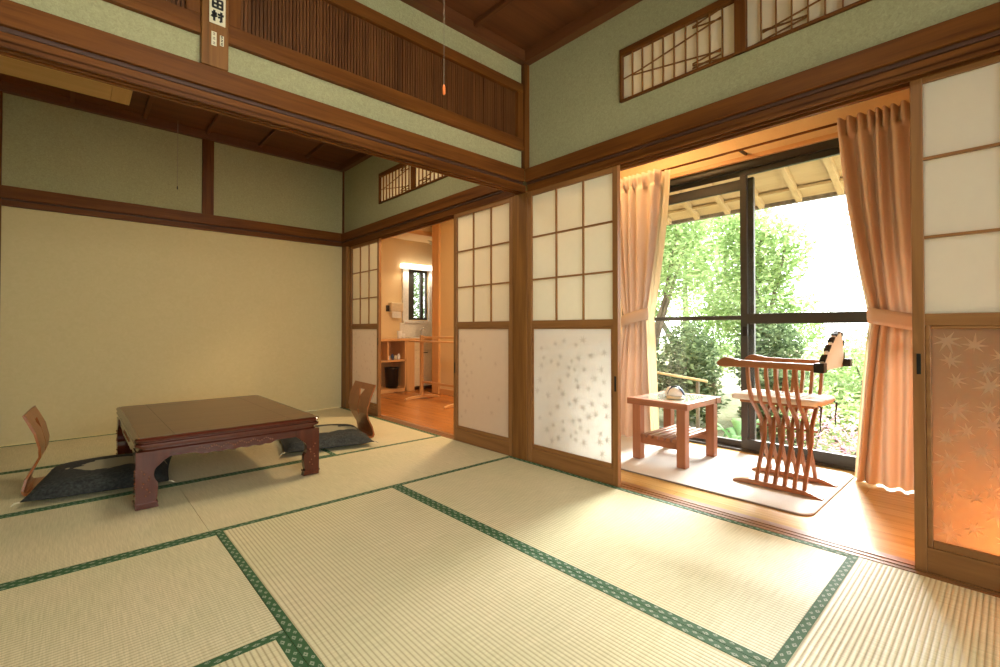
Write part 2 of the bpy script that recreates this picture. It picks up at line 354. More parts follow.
# posts
trim(bx((-.004,-.138,0),(.11,-.003,1.80)).build('t', POST['z'], bevel=.004))
trim(bx((-.03,-.150,1.945),(.015,-.112,2.66)).build('t', BEAM['z'], bevel=.003))
trim(bx((-.002,YB-.018,0),(.04,YB+.01,2.66)).build('t', BEAM['z'], bevel=.003))
trim(bx((-.006,2.652,0),(.10,2.755,1.80)).build('t', POST['z'], bevel=.004))
trim(bx((-1.875,-.152,1.947),(-1.779,-.03,2.66)).build('t', POST['z'], bevel=.003))
trim(bx((-1.362,YB-.022,1.955),(-1.268,YB+.01,2.66)).build('t', BEAM['z'], bevel=.003))
trim(bx((-2.76,YB-.03,0),(-2.645,YB+.01,2.66)).build('t', BEAM['z'], bevel=.004))
trim(bx((-.006,-2.93,0),(.10,-2.81,1.80)).build('t', POST['z'], bevel=.004))
# threshold (shikii) with two grooves, main room and back room
for y0, y1 in ((-2.81,-.138),(-.003,2.652)):
    m = MB(); m.box((.004,y0,-.05),(.11,y1,-.001))
    for a, b in ((.004,.010),(.034,.042),(.066,.11)): m.box((a,y0,-.001),(b,y1,.002))
    trim(m.build('t', FRAME['y']))
# ------------------------------------------------------------------ sliding doors
def star(cy, cz, r, rot, lobes=7):
    pts = []
    for k in range(lobes):
        a = rot + (k-(lobes-1)/2)*R(44); l = r*(1-.085*abs(k-(lobes-1)/2))
        pts += [(a-R(22),r*.26),(a-R(6),l*.62),(a,l),(a+R(6),l*.62)]
    return [(cy+q*math.sin(a), cz+q*math.cos(a)) for a, q in pts] + [(cy+.20*r*math.sin(rot+PI-.1), cz+.20*r*math.cos(rot+PI-.1)),(cy+.7*r*math.sin(rot+PI), cz+.7*r*math.cos(rot+PI)),(cy+.20*r*math.sin(rot+PI+.1), cz+.20*r*math.cos(rot+PI+.1))]
door_n = 0
def shoji(y0, y1, x, label, leaves, pull_side, seed, lr=(.022,.036), dense=None, etch=None):
    """sliding door from y0 (near) to y1 (far), front face at x, 3 cm thick"""
    global door_n; door_n += 1
    d = bpy.data.objects.new('door_%d' % door_n, None); COL.objects.link(d); d.location = (x, (y0+y1)/2, 0); WORLD.add(d.name)
    d['kind'] = 'structure'; d['label'] = label
    X0, X1, s = x, x+.03, .034
    bx((X0,y0,.003),(X1,y0+s,1.808)).build('stile', FRAME['z'], d, .002); bx((X0,y1-s,.003),(X1,y1,1.808)).build('stile', FRAME['z'], d, .002)
    a, b = y0+s, y1-s
    dz = .011 if x > .03 and y0 < 0 else 0
    bx((X0+.002,a,1.768+dz),(X1-.002,b,1.806)).build('top_rail', FRAME['y'], d, .002)
    bx((X0+.002,a,.893),(X1-.002,b,.936)).build('middle_rail', FRAME['y'], d, .002)
    bx((X0+.002,a,.003),(X1-.002,b,.092)).build('bottom_rail', FRAME['y'], d, .002)
    m = MB(); g0, g1, h0, h1 = a+.016, b-.016, .120, .880
    m.box((X0+.006,a,.092),(X1-.006,g0,.893)); m.box((X0+.006,g1,.092),(X1-.006,b,.893)); m.box((X0+.006,g0,.092),(X1-.006,g1,h0)); m.box((X0+.006,g0,h1),(X1-.006,g1,.893))
    m.build('glass_bead', FRAME['y'], d, .003)
    for k in (1,2):
        y = a+(b-a)*k/3; bx((X0+.006,y-.004,.936),(X0+.020,y+.004,1.768)).build('muntin', FRAME['z'], d)
    for z in (1.207+dz*.6,1.49+dz): bx((X0+.004,a,z-.005),(X0+.018,b,z+.005)).build('muntin', FRAME['y'], d)
    bx((X0+.018,a,.936),(X0+.0195,b,1.768+dz)).build('paper_pane', PAPER, d)
    m = bx((X0+.012,g0-.004,h0-.004),(X0+.017,g1+.004,h1+.004)); rnd = random.Random(seed)
    pts = []
    tries = 0
    while len(pts) < leaves and tries < 4000:
        tries += 1
        cy, cz, r = rnd.uniform(g0+.03,g1-.03), rnd.uniform(h0+.03,h1-.04), rnd.uniform(*lr)
        if dense and rnd.random() > dense((cy-g0)/(g1-g0),(cz-h0)/(h1-h0)): continue
        if any((cy-p)**2+(cz-q)**2 < (.66*(r+t))**2 for p, q, t in pts): continue
        pts.append((cy,cz,r))
        pl = star(cy,cz,r,rnd.uniform(-PI,PI)); n = len(m.v); c = (X0+.0112,cy,cz); m.v.append(c); m.v += [(X0+.0112,p,q) for p, q in pl]; k = len(pl)
        for j in range(k): m.f.append([n, n+1+j, n+1+(j+1)%k]); m.m.append(1)
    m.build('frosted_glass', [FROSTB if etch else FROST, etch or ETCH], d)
    yy = (y0+.017) if pull_side == 'near' else (y1-.017); zz = (.53,.615) if x < .03 else (.715,.79)
    bx((X0-.0012,yy-.006,zz[0]),(X0+.004,yy+.006,zz[1])).build('finger_pull', IRON, d)
    return d
shoji(-.845,-.142,.000,'paper and frosted leaf-glass sliding door between the dark post and the left curtain',60,'near',3,(.027,.040),dense=lambda a,b: .25+.75*(1-abs(a-.45)))
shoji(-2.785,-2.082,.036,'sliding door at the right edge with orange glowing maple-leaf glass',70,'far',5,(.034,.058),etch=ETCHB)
shoji(.001,.678,.000,'paper and frosted-glass sliding door left of the dark post, beside the washroom opening',22,'far',8,dense=lambda a,b: .9 if a>.8 else .2)
shoji(1.985,2.650,.036,'narrow-looking sliding door in the far corner behind the right floor chair',40,'near',11,(.02,.03))
# ------------------------------------------------------------------ paper transoms above the lintel
def transom(name, label, y0, y1, z0, z1, diag):
    t = thing(name, label, 'transom', (.02,(y0+y1)/2,z0)); X = .0
    bx((X,y0,z1-.035),(.05,y1,z1)).build('frame_rail', BEAM['y'], t, .002); bx((X,y0,z0),(.05,y1,z0+.013)).build('frame_rail', BEAM['y'], t, .002)
    for y in (y0, y1-.013): bx((X,y,z0),(.05,y+.013,z1)).build('frame_stile', BEAM['z'], t, .002)
    mid = (y0+y1)/2; bx((X-.004,mid-.024,z0),(.05,mid+.024,z1)).build('centre_stile', BEAM['z'], t, .002)
    a, b = z0+.013, z1-.035
    for lo, hi, dg in ((y0+.013,mid-.024,diag[1]),(mid+.024,y1-.013,diag[0])):
        n = 10; m = MB()
        for k in range(1,n):
            y = lo+(hi-lo)*k/n; m.box((X+.012,y-.0022,a),(X+.024,y+.0022,b))
        m.build('vertical_lattice', POST['z'], t)
        m = MB(); w = hi-lo; h = b-a
        for (u0,v0,u1,v1) in dg: m.bar((X+.016,hi-u0*w,a+v0*h),(X+.016,hi-u1*w,a+v1*h),.006,.005,up=(1,0,0))
        m.build('slanted_lattice', POST['y'], t)
        bx((X+.026,lo,a),(X+.028,hi,b)).build('paper_pane', PAPER, t)
D = ([(0,.48,.18,.52),(.18,.52,.89,.83),(.10,.48,.89,.18),(.66,.90,.89,1.0),(.66,.88,.89,.80),(.66,.15,.89,.22),(.66,.12,.95,.0),(.66,.06,.89,.11)],
     [(0,.0,.4,.13),(.11,.2,.4,.15),(.11,.18,.58,.36),(.58,.36,1,.6),(.11,.22,.25,.18)])
transom('paper_transom','long paper transom with slanted lattice high on the wall above the garden window opening',-2.14,-.86,2.145,2.44,D)
transom('paper_transom','small paper transom with slanted lattice in the back room above the washroom opening',.67,1.93,2.13,2.43,D)
# ------------------------------------------------------------------ slatted transoms between the rooms
def ranma(label, a, b):
    t = thing('slatted_transom', label, 'transom', ((a+b)/2,-.08,2.06)); y0, y1 = -.135,-.06
    m = MB(); m.box((a,y0,2.085),(b,y1,2.15)); m.box((a,y0-.006,2.070),(b,y0+.02,2.10)); m.build('bottom_rail', BEAM['x'], t, .003)
    bx((a,y0,2.455),(b,y1,2.520)).build('top_rail', BEAM['x'], t, .003)
    for p, q in ((a,a+.05),(b-.05,b)): bx((p,y0,2.15),(q,y1,2.455)).build('end_stile', BEAM['z'], t, .003)
    n = int((b-a-.1)/.0155); m = MB(); rnd = random.Random(7)
    for k in range(n):
        x = a+.05+(b-a-.1)*(k+.5)/n; m.box((x-.0060,-.112+rnd.uniform(-.002,.002),2.15),(x+.0060,-.102,2.455))
    m.build('slat_screen', SLAT['z'], t)
    bx((a+.05,-.092,2.15),(b-.05,-.086,2.455)).build('backing_board', CEIL['z'], t)
    L_ = b-a
    for c in (.20,.46): m = MB(); m.bar((a+c*L_,-.098,2.15),(a+(c+.09)*L_,-.098,2.455),.012,.004,up=(0,1,0)); m.build('slanted_strip', LIGHTW['x'], t)
ranma('long dark slatted wood transom from the plaque post to the corner', -1.779,-.03)
ranma('dark slatted wood transom left of the plaque post, cut by the photo edge', XL,-1.875)
# ------------------------------------------------------------------ name plaque and stickers on the hanging post
FY = -.1525
def strokes(m, cx, cz, s, segs, w, mi=1):
    for x0_,z0_,x1_,z1_ in segs: m.bar((cx+x0_*s,FY-.004,cz+z0_*s),(cx+x1_*s,FY-.004,cz+z1_*s),w*s,.002,mi,up=(0,1,0))
TA = [(-.42,.42,-.42,-.42),(.42,.42,.42,-.42),(-.48,.42,.48,.42),(-.48,0,.48,0),(-.48,-.40,.48,-.40),(0,.42,0,-.42)]
MURA = [(-.48,.22,-.06,.22),(-.27,.48,-.27,-.5),(-.27,.16,-.48,-.18),(-.27,.16,-.08,-.08),(.0,.2,.5,.2),(.3,.48,.3,-.42),(.3,-.42,.18,-.36),(.08,.02,.16,-.12)]
t = thing('paper_plaque','cream paper plaque with bold black characters on the post at the top','plaque',(-1.82,FY,2.13))
bx((-1.849,FY-.0025,2.122),(-1.792,FY,2.36)).build('backing_sheet', STICK, t)
m = MB(); strokes(m,-1.8205,2.154,.044,MURA,.19,0); m.build('lower_character', INK, t)
m = MB(); strokes(m,-1.8205,2.204,.040,TA,.20,0); m.build('upper_character', INK, t)
for a, b, c, d_, lab, mt in ((-1.841,-1.823,2.032,2.088,'larger faded white sticker below the plaque on the post',STICK),(-1.811,-1.797,2.040,2.082,'smaller white sticker with dark marks, right of the faded one',STICK)):
    t = thing('paper_sticker', lab, 'sticker', (a,FY,c)); bx((a,FY-.0015,c),(b,FY,d_)).build('sheet', mt, t)
    m = MB()
    for q in range(3):
        z = c+(d_-c)*(q+.5)/3; xm = (a+b)/2; w = (b-a)*.5
        m.bar((xm-w/2,FY-.0025,z+.003),(xm+w/2,FY-.0025,z+.003),.0022,.0012,up=(0,1,0)); m.bar((xm-w/2,FY-.0025,z-.003),(xm+w/2,FY-.0025,z-.003),.0022,.0012,up=(0,1,0)); m.bar((xm,FY-.0025,z-.005),(xm,FY-.0025,z+.006),.0022,.0012,up=(0,1,0))
    m.build('printed_marks', INK if b > -1.82 and a > -1.82 else CORDM, t)
# ------------------------------------------------------------------ tatami mats
def mat(x0, x1, y0, y1, axis, label, border=(1,1)):
    t = thing('tatami_mat', label, 'tatami mat', ((x0+x1)/2,(y0+y1)/2,-.05), 'tatami mats of the two rooms')
    g = .0008; o = bx((x0+g,y0+g,-.054),(x1-g,y1-g,0)).build('woven_surface', TAT[axis], t)
    hw = .030
    if axis == 'y': ed = [((x0+g,y0+g),(x0+hw,y1-g)),((x1-hw,y0+g),(x1-g,y1-g))]
    else: ed = [((x0+g,y0+g),(x1-g,y0+hw)),((x0+g,y1-hw),(x1-g,y1-g))]
    cx, cy = (x0+x1)/2,(y0+y1)/2
    for k, (a, b) in enumerate(ed):
        if not border[k]: continue
        if axis == 'y': f = lambda c, a=a: ((c.y), (c.x-a[0])/hw)
        else: f = lambda c, a=a: ((c.x), (c.y-a[1])/hw)
        bx((a[0],a[1],-.002),(b[0],b[1],.0016)).build('cloth_border', HERI, t, uvf=f)
mat(-.9,0,-1.893,0,'y','bright tatami mat lying along the garden-side doors, nearest the window')
mat(-1.785,-.9,-1.893,0,'y','large tatami mat in the centre foreground between two green seams')
mat(XL,-1.785,-.915,0,'x','tatami mat at the left in front of the low table, in the near room')
mat(-2.67,-1.785,-2.79,-.915,'y','tatami mat whose corner shows at the bottom left of centre')
mat(-1.785,0,-2.79,-1.893,'x','coarse-ribbed tatami mat in the lower right corner beside the glowing door')
mat(XL,-2.67,-2.79,-.915,'y','tatami mat against the left wall of the near room')
mat(-1.785,0,YR+.002,-2.79,'x','tatami mat by the rear window, right half'); mat(XL,-1.785,YR+.002,-2.79,'x','tatami mat by the rear window, left half')
mat(-1.80,0,0,.872,'x','back-room tatami mat right of the low table, in front of the frosted door'); mat(XL,-1.80,0,.872,'x','back-room tatami mat under the near left leg of the low table')
mat(-.9,0,.872,YB-.002,'y','pale tatami mat beside the washroom opening, under the right floor chair')
mat(-2.70,-.9,.872,1.825,'x','tatami mat under the middle of the low table'); mat(-2.70,-.9,1.825,YB-.002,'x','tatami mat along the far beige wall behind the low table')
mat(XL,-2.70,.872,YB-.002,'y','tatami mat at the far left behind the left floor chair')
# ------------------------------------------------------------------ low table
tb = thing('low_table','dark red lacquered low table with carved legs on the back-room tatami','table',(-1.54,1.18,0))
tx0,tx1,ty0,ty1 = -2.02,-1.125,.52,1.82; LX = (tx0+.0,tx1-.0)
def rrect(x0,x1,y0,y1,r,z,n=5):
    P = []
    for cx,cy,a in ((x1-r,y1-r,0),(x0+r,y1-r,90),(x0+r,y0+r,180),(x1-r,y0+r,270)):
        for k in range(n+1): P.append(Vector((cx+r*math.cos(R(a+90*k/n)),cy+r*math.sin(R(a+90*k/n)),z)))
    return P
m = MB(); prof = [(0.012,.262),(.020,.268),(.020,.276),(.004,.281),(.000,.288),(.000,.296),(.010,.300),(.010,.304),(0,.309),(-.002,.317),(.004,.324),(.010,.3255)]
m.loft([rrect(tx0+i_,tx1-i_,ty0+i_,ty1-i_,.035,z) for i_, z in prof]); m.build('table_top', [TABW['x']], tb)
bx((tx0+.02,ty0+.02,.3255),(tx1-.02,ty1-.02,.3262)).build('top_veneer', TOPW, tb)
m = MB()
for a, b in (((tx0+.16,ty0+.02),(tx0+.1625,ty1-.02)),((tx1-.1625,ty0+.02),(tx1-.16,ty1-.02)),((tx0+.16,ty0+.14),(tx1-.16,ty0+.1425)),((tx0+.16,ty1-.1425),(tx1-.16,ty1-.14))): m.box((*a,.3255),(*b,.32635))
m.build('inlay_line', BLACK, tb)
def tleg(sx, sy):
    X = tx0+.004 if sx < 0 else tx1-.004; Y = ty0+.010 if sy < 0 else ty1-.010; m = MB()
    # (z, inner width, outward push) silhouette with curl towards the centre
    sil = [(.0022,.092,.0),(.022,.088,0),(.026,.082,0),(.034,.082,0),(.05,.086,0),(.09,.090,0),(.115,.088,.0),(.13,.078,0),(.15,.072,0),(.17,.074,0),(.185,.082,0),(.20,.10,0),(.215,.118,0),(.225,.135,0),(.262,.135,0)]
    th = .078
    def lring(z, w): return [Vector((X-sx*p,Y-sy*q,z)) for p,q in ((0,0),(w,0),(w,th*.8),(th*.8,th*.8),(th*.8,w),(0,w))]
    th = .05
    m.loft([lring(z,w) for z,w,_ in sil])
    o = m.build('leg', TABW['z'], tb)
    m = MB(); m.loft([[Vector((X-sx*p,Y-sy*q,z)) for p,q in ((-.004,-.004),(.09,-.004),(.09,.05),(.05,.05),(.05,.09),(-.004,.09))] for z in (.022,.030)]); m.build('foot_moulding', TABW['x'], o, .002)
    # carved sprig on outer faces
    rnd = random.Random(int(10+sx+2*sy))
    for fy in (0,1):
        m = MB()
        for k in range(9):
            z = .06+.13*k/9; u = .040+.016*math.sin(k*1.4); r = rnd.uniform(.0035,.0065)
            c = (X-sx*u,Y+sy*.0,z) if fy == 0 else (X+sx*.0,Y-sy*u,z)
            m.lathe(c, [(r*.3,-r),(r,-.3*r),(r,.3*r),(r*.3,r)], 7)
        m.build('carved_sprig', GOLD, o, smooth=True)
    return o
for sx in (-1,1):
    for sy in (-1,1): tleg(sx, sy)
def apron(side):
    # lower edge with a shallow scalloped drop in the middle
    n = 40; m = MB(); lo, hi = ((tx0+.135,tx1-.135) if side in 'fb' else (ty0+.14,ty1-.14)); P = []
    for k in range(n+1):
        u = k/n; s = abs(u-.5)*2; z = .226-.012*(1 if s < .55 else max(0,1-(s-.55)/.08)) + (.003*math.cos(u*60) if s < .5 else 0); P.append((lo+(hi-lo)*u, z))
    P += [(hi,.262),(lo,.262)]
    yy = {'f':(ty0+.018,ty0+.040),'b':(ty1-.040,ty1-.018),'l':(tx0+.012,tx0+.034),'r':(tx1-.034,tx1-.012)}[side]
    fn = (lambda a,b,t: Vector((a,t,b))) if side in 'fb' else (lambda a,b,t: Vector((t,a,b)))
    m.prism(P, fn, *yy); o = m.build('apron', TABW['x'], tb)
    m = MB(); rnd = random.Random(4); c0 = (lo+hi)/2; out = yy[0] if side in 'fl' else yy[1]
    for k in range(34):
        u = (k-17)/17*.19; z = .242+.007*math.sin(k*1.1); r = rnd.uniform(.0028,.005)
        c = (c0+u,out,z) if side in 'fb' else (out,c0+u,z)
        m.lathe(c, [(r*.3,-r),(r,-.3*r),(r,.3*r),(r*.3,r)], 7)
    m.build('carved_vine', GOLD, o, smooth=True)
for s_ in 'fblr': apron(s_)
for o in [tb]+list(tb.children_recursive):      # final height 35 cm
    if o.type == 'MESH' and not o.name.startswith('zz'):
        for v in o.data.vertices: v.co.z = .0022+(v.co.z-.0022)*1.065
# ------------------------------------------------------------------ floor chairs and cushions
def zaisu(label, loc, rz):
    """local: the back faces -X (sitter's side), bent ply sheet; width along Y"""
    t = thing('legless_floor_chair', label, 'floor chair', (0,0,0), 'bent plywood floor chairs at the low table', world=False)
    prof = [(-.40,.010,.40),(-.20,.009,.41),(-.02,.010,.38),(.040,.011,.34),(.050,.028,.33),(.036,.09,.315),(.005,.15,.32),(-.016,.20,.36),(-.018,.25,.41),(.000,.33,.43),(.030,.40,.425),(.044,.430,.415)]
    # smooth resample
    pts = []
    for k in range(len(prof)-1):
        for q in range(4):
            f = q/4; pts.append([prof[k][j]*(1-f)+prof[k+1][j]*f for j in range(3)])
    pts.append(list(prof[-1]))
    seat = [p for p in pts if p[0] < .036 and p[1] < .0165]; back = [p for p in pts if not (p[0] < .036 and p[1] < .0165)]
    back = [seat[-1]]+back
    m = MB(); m.ribbon([(p[0],0,p[1]) for p in seat],(0,1,0),[p[2] for p in seat],th=.010); m.build('seat_board', PLY['x'], t, .003)
    # back with a cut-out: hole spans between widths
    def hole(z):
        if .33 < z < .385: return .052*((z-.33)/.055)+.006
        if .22 <= z <= .33: return .006
        if .175 < z < .22: return .013
        return 0
    m = MB()
    def hc(z): return -.01+.06*(z-.2)
    dense = []
    for k in range(len(back)-1):
        for q in range(4):
            f = q/4; dense.append([back[k][j]*(1-f)+back[k+1][j]*f for j in range(3)])
    dense.append(back[-1])
    n = len(dense); xn = []
    for k in range(n):
        a = dense[max(k-1,0)]; b = dense[min(k+1,n-1)]; d = Vector((b[0]-a[0],0,b[1]-a[1])).normalized(); xn.append(Vector((-d.z,0,d.x))*.0055)
    def ring(k, y0, y1):
        p = dense[k]; c = Vector((p[0],0,p[1])); return [c+Vector((0,y0,0))-xn[k], c+Vector((0,y1,0))-xn[k], c+Vector((0,y1,0))+xn[k], c+Vector((0,y0,0))+xn[k]]
    for k in range(n-1):
        z0, z1 = dense[k][1], dense[k+1][1]; h0, h1 = hole(z0), hole(z1); w0, w1 = dense[k][2]/2, dense[k+1][2]/2
        if h0 > 0 and h1 > 0:
            for sg in (-1,1):
                A = (hc(z0)+sg*h0, sg*w0); B = (hc(z1)+sg*h1, sg*w1)
                m.loft([ring(k,*sorted(A)),ring(k+1,*sorted(B))])
        else: m.loft([ring(k,-w0,w0),ring(k+1,-w1,w1)])
    m.build('backrest', PLY['z'], t)
    t.location = loc; t.rotation_euler = (0,0,rz); return t
zaisu('bent plywood floor chair with a cut-out back, right of the low table', (-.475,1.33,0), R(-4))
zaisu('bent plywood floor chair seen edge-on, left of the low table', (-2.375,1.33,0), R(177))
def cushion(label, loc, rz, sx=.60, sy=.62, seed=0):
    t = thing('floor_cushion', label, 'cushion', (0,0,0), 'charcoal floor cushions at the low table', world=False)
    n = 22; m = MB(); top = {}; bot = {}; rnd = random.Random(seed)
    for a in range(n+1):
        for b in range(n+1):
            u, v = a/n*2-1, b/n*2-1; pin = 1-.045*(1-abs(v)**2)*abs(u)**4; pin2 = 1-.045*(1-u*u)*abs(v)**4
            x, y = u*sx/2*pin, v*sy/2*pin2; h = (max(0,1-u**4)**.55*max(0,1-v**4)**.55)
            h2 = h*(1-.25*math.exp(-(u*u+v*v)*10))*(1+.05*math.sin(5*u+2*v))
            top[a,b] = len(m.v); m.v.append((x,y,.020+.070*h2)); bot[a,b] = len(m.v); m.v.append((x,y,.020-.018*min(1,h*1.5)))
    for a in range(n):
        for b in range(n):
            m.f.append([top[a,b],top[a+1,b],top[a+1,b+1],top[a,b+1]]); m.m.append(0); m.f.append([bot[a,b],bot[a,b+1],bot[a+1,b+1],bot[a+1,b]]); m.m.append(0)
    for a in range(n):
        for (p,q,r_,s_) in (((a,0),(a+1,0),0,0),((a+1,n),(a,n),0,0),((0,a+1),(0,a),0,0),((n,a),(n,a+1),0,0)): m.f.append([top[p],bot[p],bot[q],top[q]]); m.m.append(0)
    m.build('cover', ZAB, t, smooth=True)
    for a in (-1,1):
        for b in (-1,1): MB().tube([(a*sx/2*.99,b*sy/2*.99,.02),(a*(sx/2+.012),b*(sy/2+.012),.022),(a*(sx/2+.026),b*(sy/2+.004),.008)],[.003,.004,.002],6).build('corner_tassel', STICK, t)
    t.location = loc; t.rotation_euler = (0,0,rz); return t
cushion('charcoal floor cushion with a beige patch, left of the low table', (-2.085,1.22,.014), R(-9), .60,.66)
cushion('charcoal floor cushion with beige marks, right of the low table by the chair', (-.80,1.28,.014), R(-12), .62,.64, 3)
# ------------------------------------------------------------------ hanging things in the rooms
t = thing('ceiling_lamp','long pale wooden box lamp under the back-room ceiling, top left','ceiling lamp',(-2.5,2.08,ZC-.005))
bx((-3.2,1.91,2.605),(-2.05,2.255,2.695)).build('lamp_box', LIGHTW['x'], t, .002); bx((-2.049,1.91,2.605),(-1.936,2.255,2.695)).build('end_cap', LIGHTW['y'], t, .002)
bx((-3.0,2.02,2.695),(-2.2,2.14,2.725)).build('mounting_plate', LIGHTW['x'], t)
def cord(label, x, y, z0, z1, mat_, r=.0016):
    t = thing('pull_cord', label, 'pull cord', (x,y,z1)); MB().tube([(x,y,z1),(x,y,z0+.02)],r,6).build('string', CORDM, t)
    MB().lathe((x,y,z0),[(.003,0),(.0045,.004),(.0045,.02),(.003,.028),(.001,.03)],10).build('pull_tip', mat_, t, smooth=True)
    return t
cord('grey pull cord with an orange tip hanging in the near room', -1.44,-1.2,1.575,2.60,ORANGEP,.0006)
t = cord('thin pull cord with a dark tip hanging before the far green wall', -1.57,2.64,2.115,2.724,BLACK,.0022)
t = thing('ceiling_lamp','square paper ceiling lamp of the near room','ceiling lamp',(-1.7,-1.5,2.6))
for a, b in (((-2.0,-1.8),(-1.4,-1.775)),((-2.0,-1.225),(-1.4,-1.20)),((-2.0,-1.8),(-1.975,-1.2)),((-1.425,-1.8),(-1.4,-1.2))): bx((*a,2.59),(*b,2.70)).build('frame_board', LIGHTW['x'], t)
bx((-1.975,-1.775,2.60),(-1.425,-1.225,2.605)).build('diffuser', LAMPE, t)
light('ceiling_lamp_light','AREA',(0,0,-.02),7,SOFT,size=.5,parent=t)
# back room second lamp, hidden behind the lintel
t = thing('ceiling_lamp','round ceiling lamp in the middle of the back room','ceiling lamp',(-1.2,.75,2.66))
MB().lathe((-1.2,.75,2.62),[(.20,0),(.24,.02),(.24,.06),(.10,.10)],32).build('diffuser', LAMPE, t, smooth=True)
light('back_lamp_light','AREA',(0,0,-.06),15,SOFT,size=.45,parent=t)
# ------------------------------------------------------------------ veranda shell
struct(bx((.10,-.02,0),(XF+.12,.035,2.56)).build('wall_veranda_end', ORWALL))
struct(bx((.10,YR-.1,0),(XF+.12,YR,2.56)).build('wall_veranda_near_end', ORWALL))
m = MB(); m.box((XF-.01,YR,2.09),(XF+.12,-.02,2.56)); m.box((XF-.01,YR,0),(XF+.12,-2.10,2.09)); struct(m.build('wall_outer', ORWALL))
struct(bx((.10,YR,2.55),(XF+.12,0,2.60)).build('ceiling_veranda', ORW['y']))
trim(bx((.10,-.055,0),(.14,-.02,2.55)).build('t', ORW['z']))
trim(bx((XF-.035,-2.10,2.09),(XF-.008,-.02,2.12)).build('t', ORW['y'], bevel=.003))
# garden window: aluminium frame with two sliding sashes
w = bpy.data.objects.new('window_1', None); COL.objects.link(w); w.location = (XF,-1.04,0); WORLD.add('window_1'); w['kind'] = 'structure'
w['label'] = 'wide dark-framed sliding garden window'
m = MB(); a, b = -2.10, -.02
m.box((XF-.01,a,2.035),(XF+.11,b,2.09)); m.box((XF-.01,a,-.01),(XF+.11,b,.012)); m.box((XF-.01,a,.012),(XF+.11,a+.03,2.035)); m.box((XF-.01,b-.03,.012),(XF+.11,b,2.035))
m.box((XF+.035,a,2.0),(XF+.042,b,2.035)); m.build('window_frame', ALU, w, .002)
def sash(y0, y1, x, mz, mh, side, tz=2.03, th=.06, bh=.075):
    m = MB(); m.box((x,y0,.012),(x+.03,y1,.012+bh)); m.box((x,y0,tz-th),(x+.03,y1,tz)); m.box((x,y0,.012+bh),(x+.03,y0+.045,tz-th)); m.box((x,y1-.045,.012+bh),(x+.03,y1,tz-th)); m.box((x,y0+.045,mz),(x+.03,y1-.045,mz+mh))
    s = m.build('sash', ALU, w, .002)
    bx((x+.013,y0+.04,.012+bh-.005),(x+.016,y1-.04,tz-th+.005)).build('glass_pane', GLASS, s)
    return s
s1 = sash(-1.073,-.05,XF+.06,.948,.032,'l',1.985,.075,.045); s2 = sash(-2.07,-.997,XF+.012,.918,.072,'r',2.035,.04,.075)
bx((XF-.012,-1.05,.83),(XF+.012,-1.02,.90)).build('sash_latch', IRON, s2, .003)
# curtain rail
t = thing('curtain_rail','thin dark metal curtain rail above the garden window','curtain rail',(1.20,-1.05,2.14))
MB().tube([(1.20,-2.08,2.137),(1.20,-.06,2.137)],.008,10).build('rail', BEAM['y'], t, smooth=True)
for y in (-.10,-.42,-1.05,-1.68,-2.05): bx((1.20,y-.008,2.128),(XF-.01,y+.008,2.146)).build('bracket', ALU, t, .002)
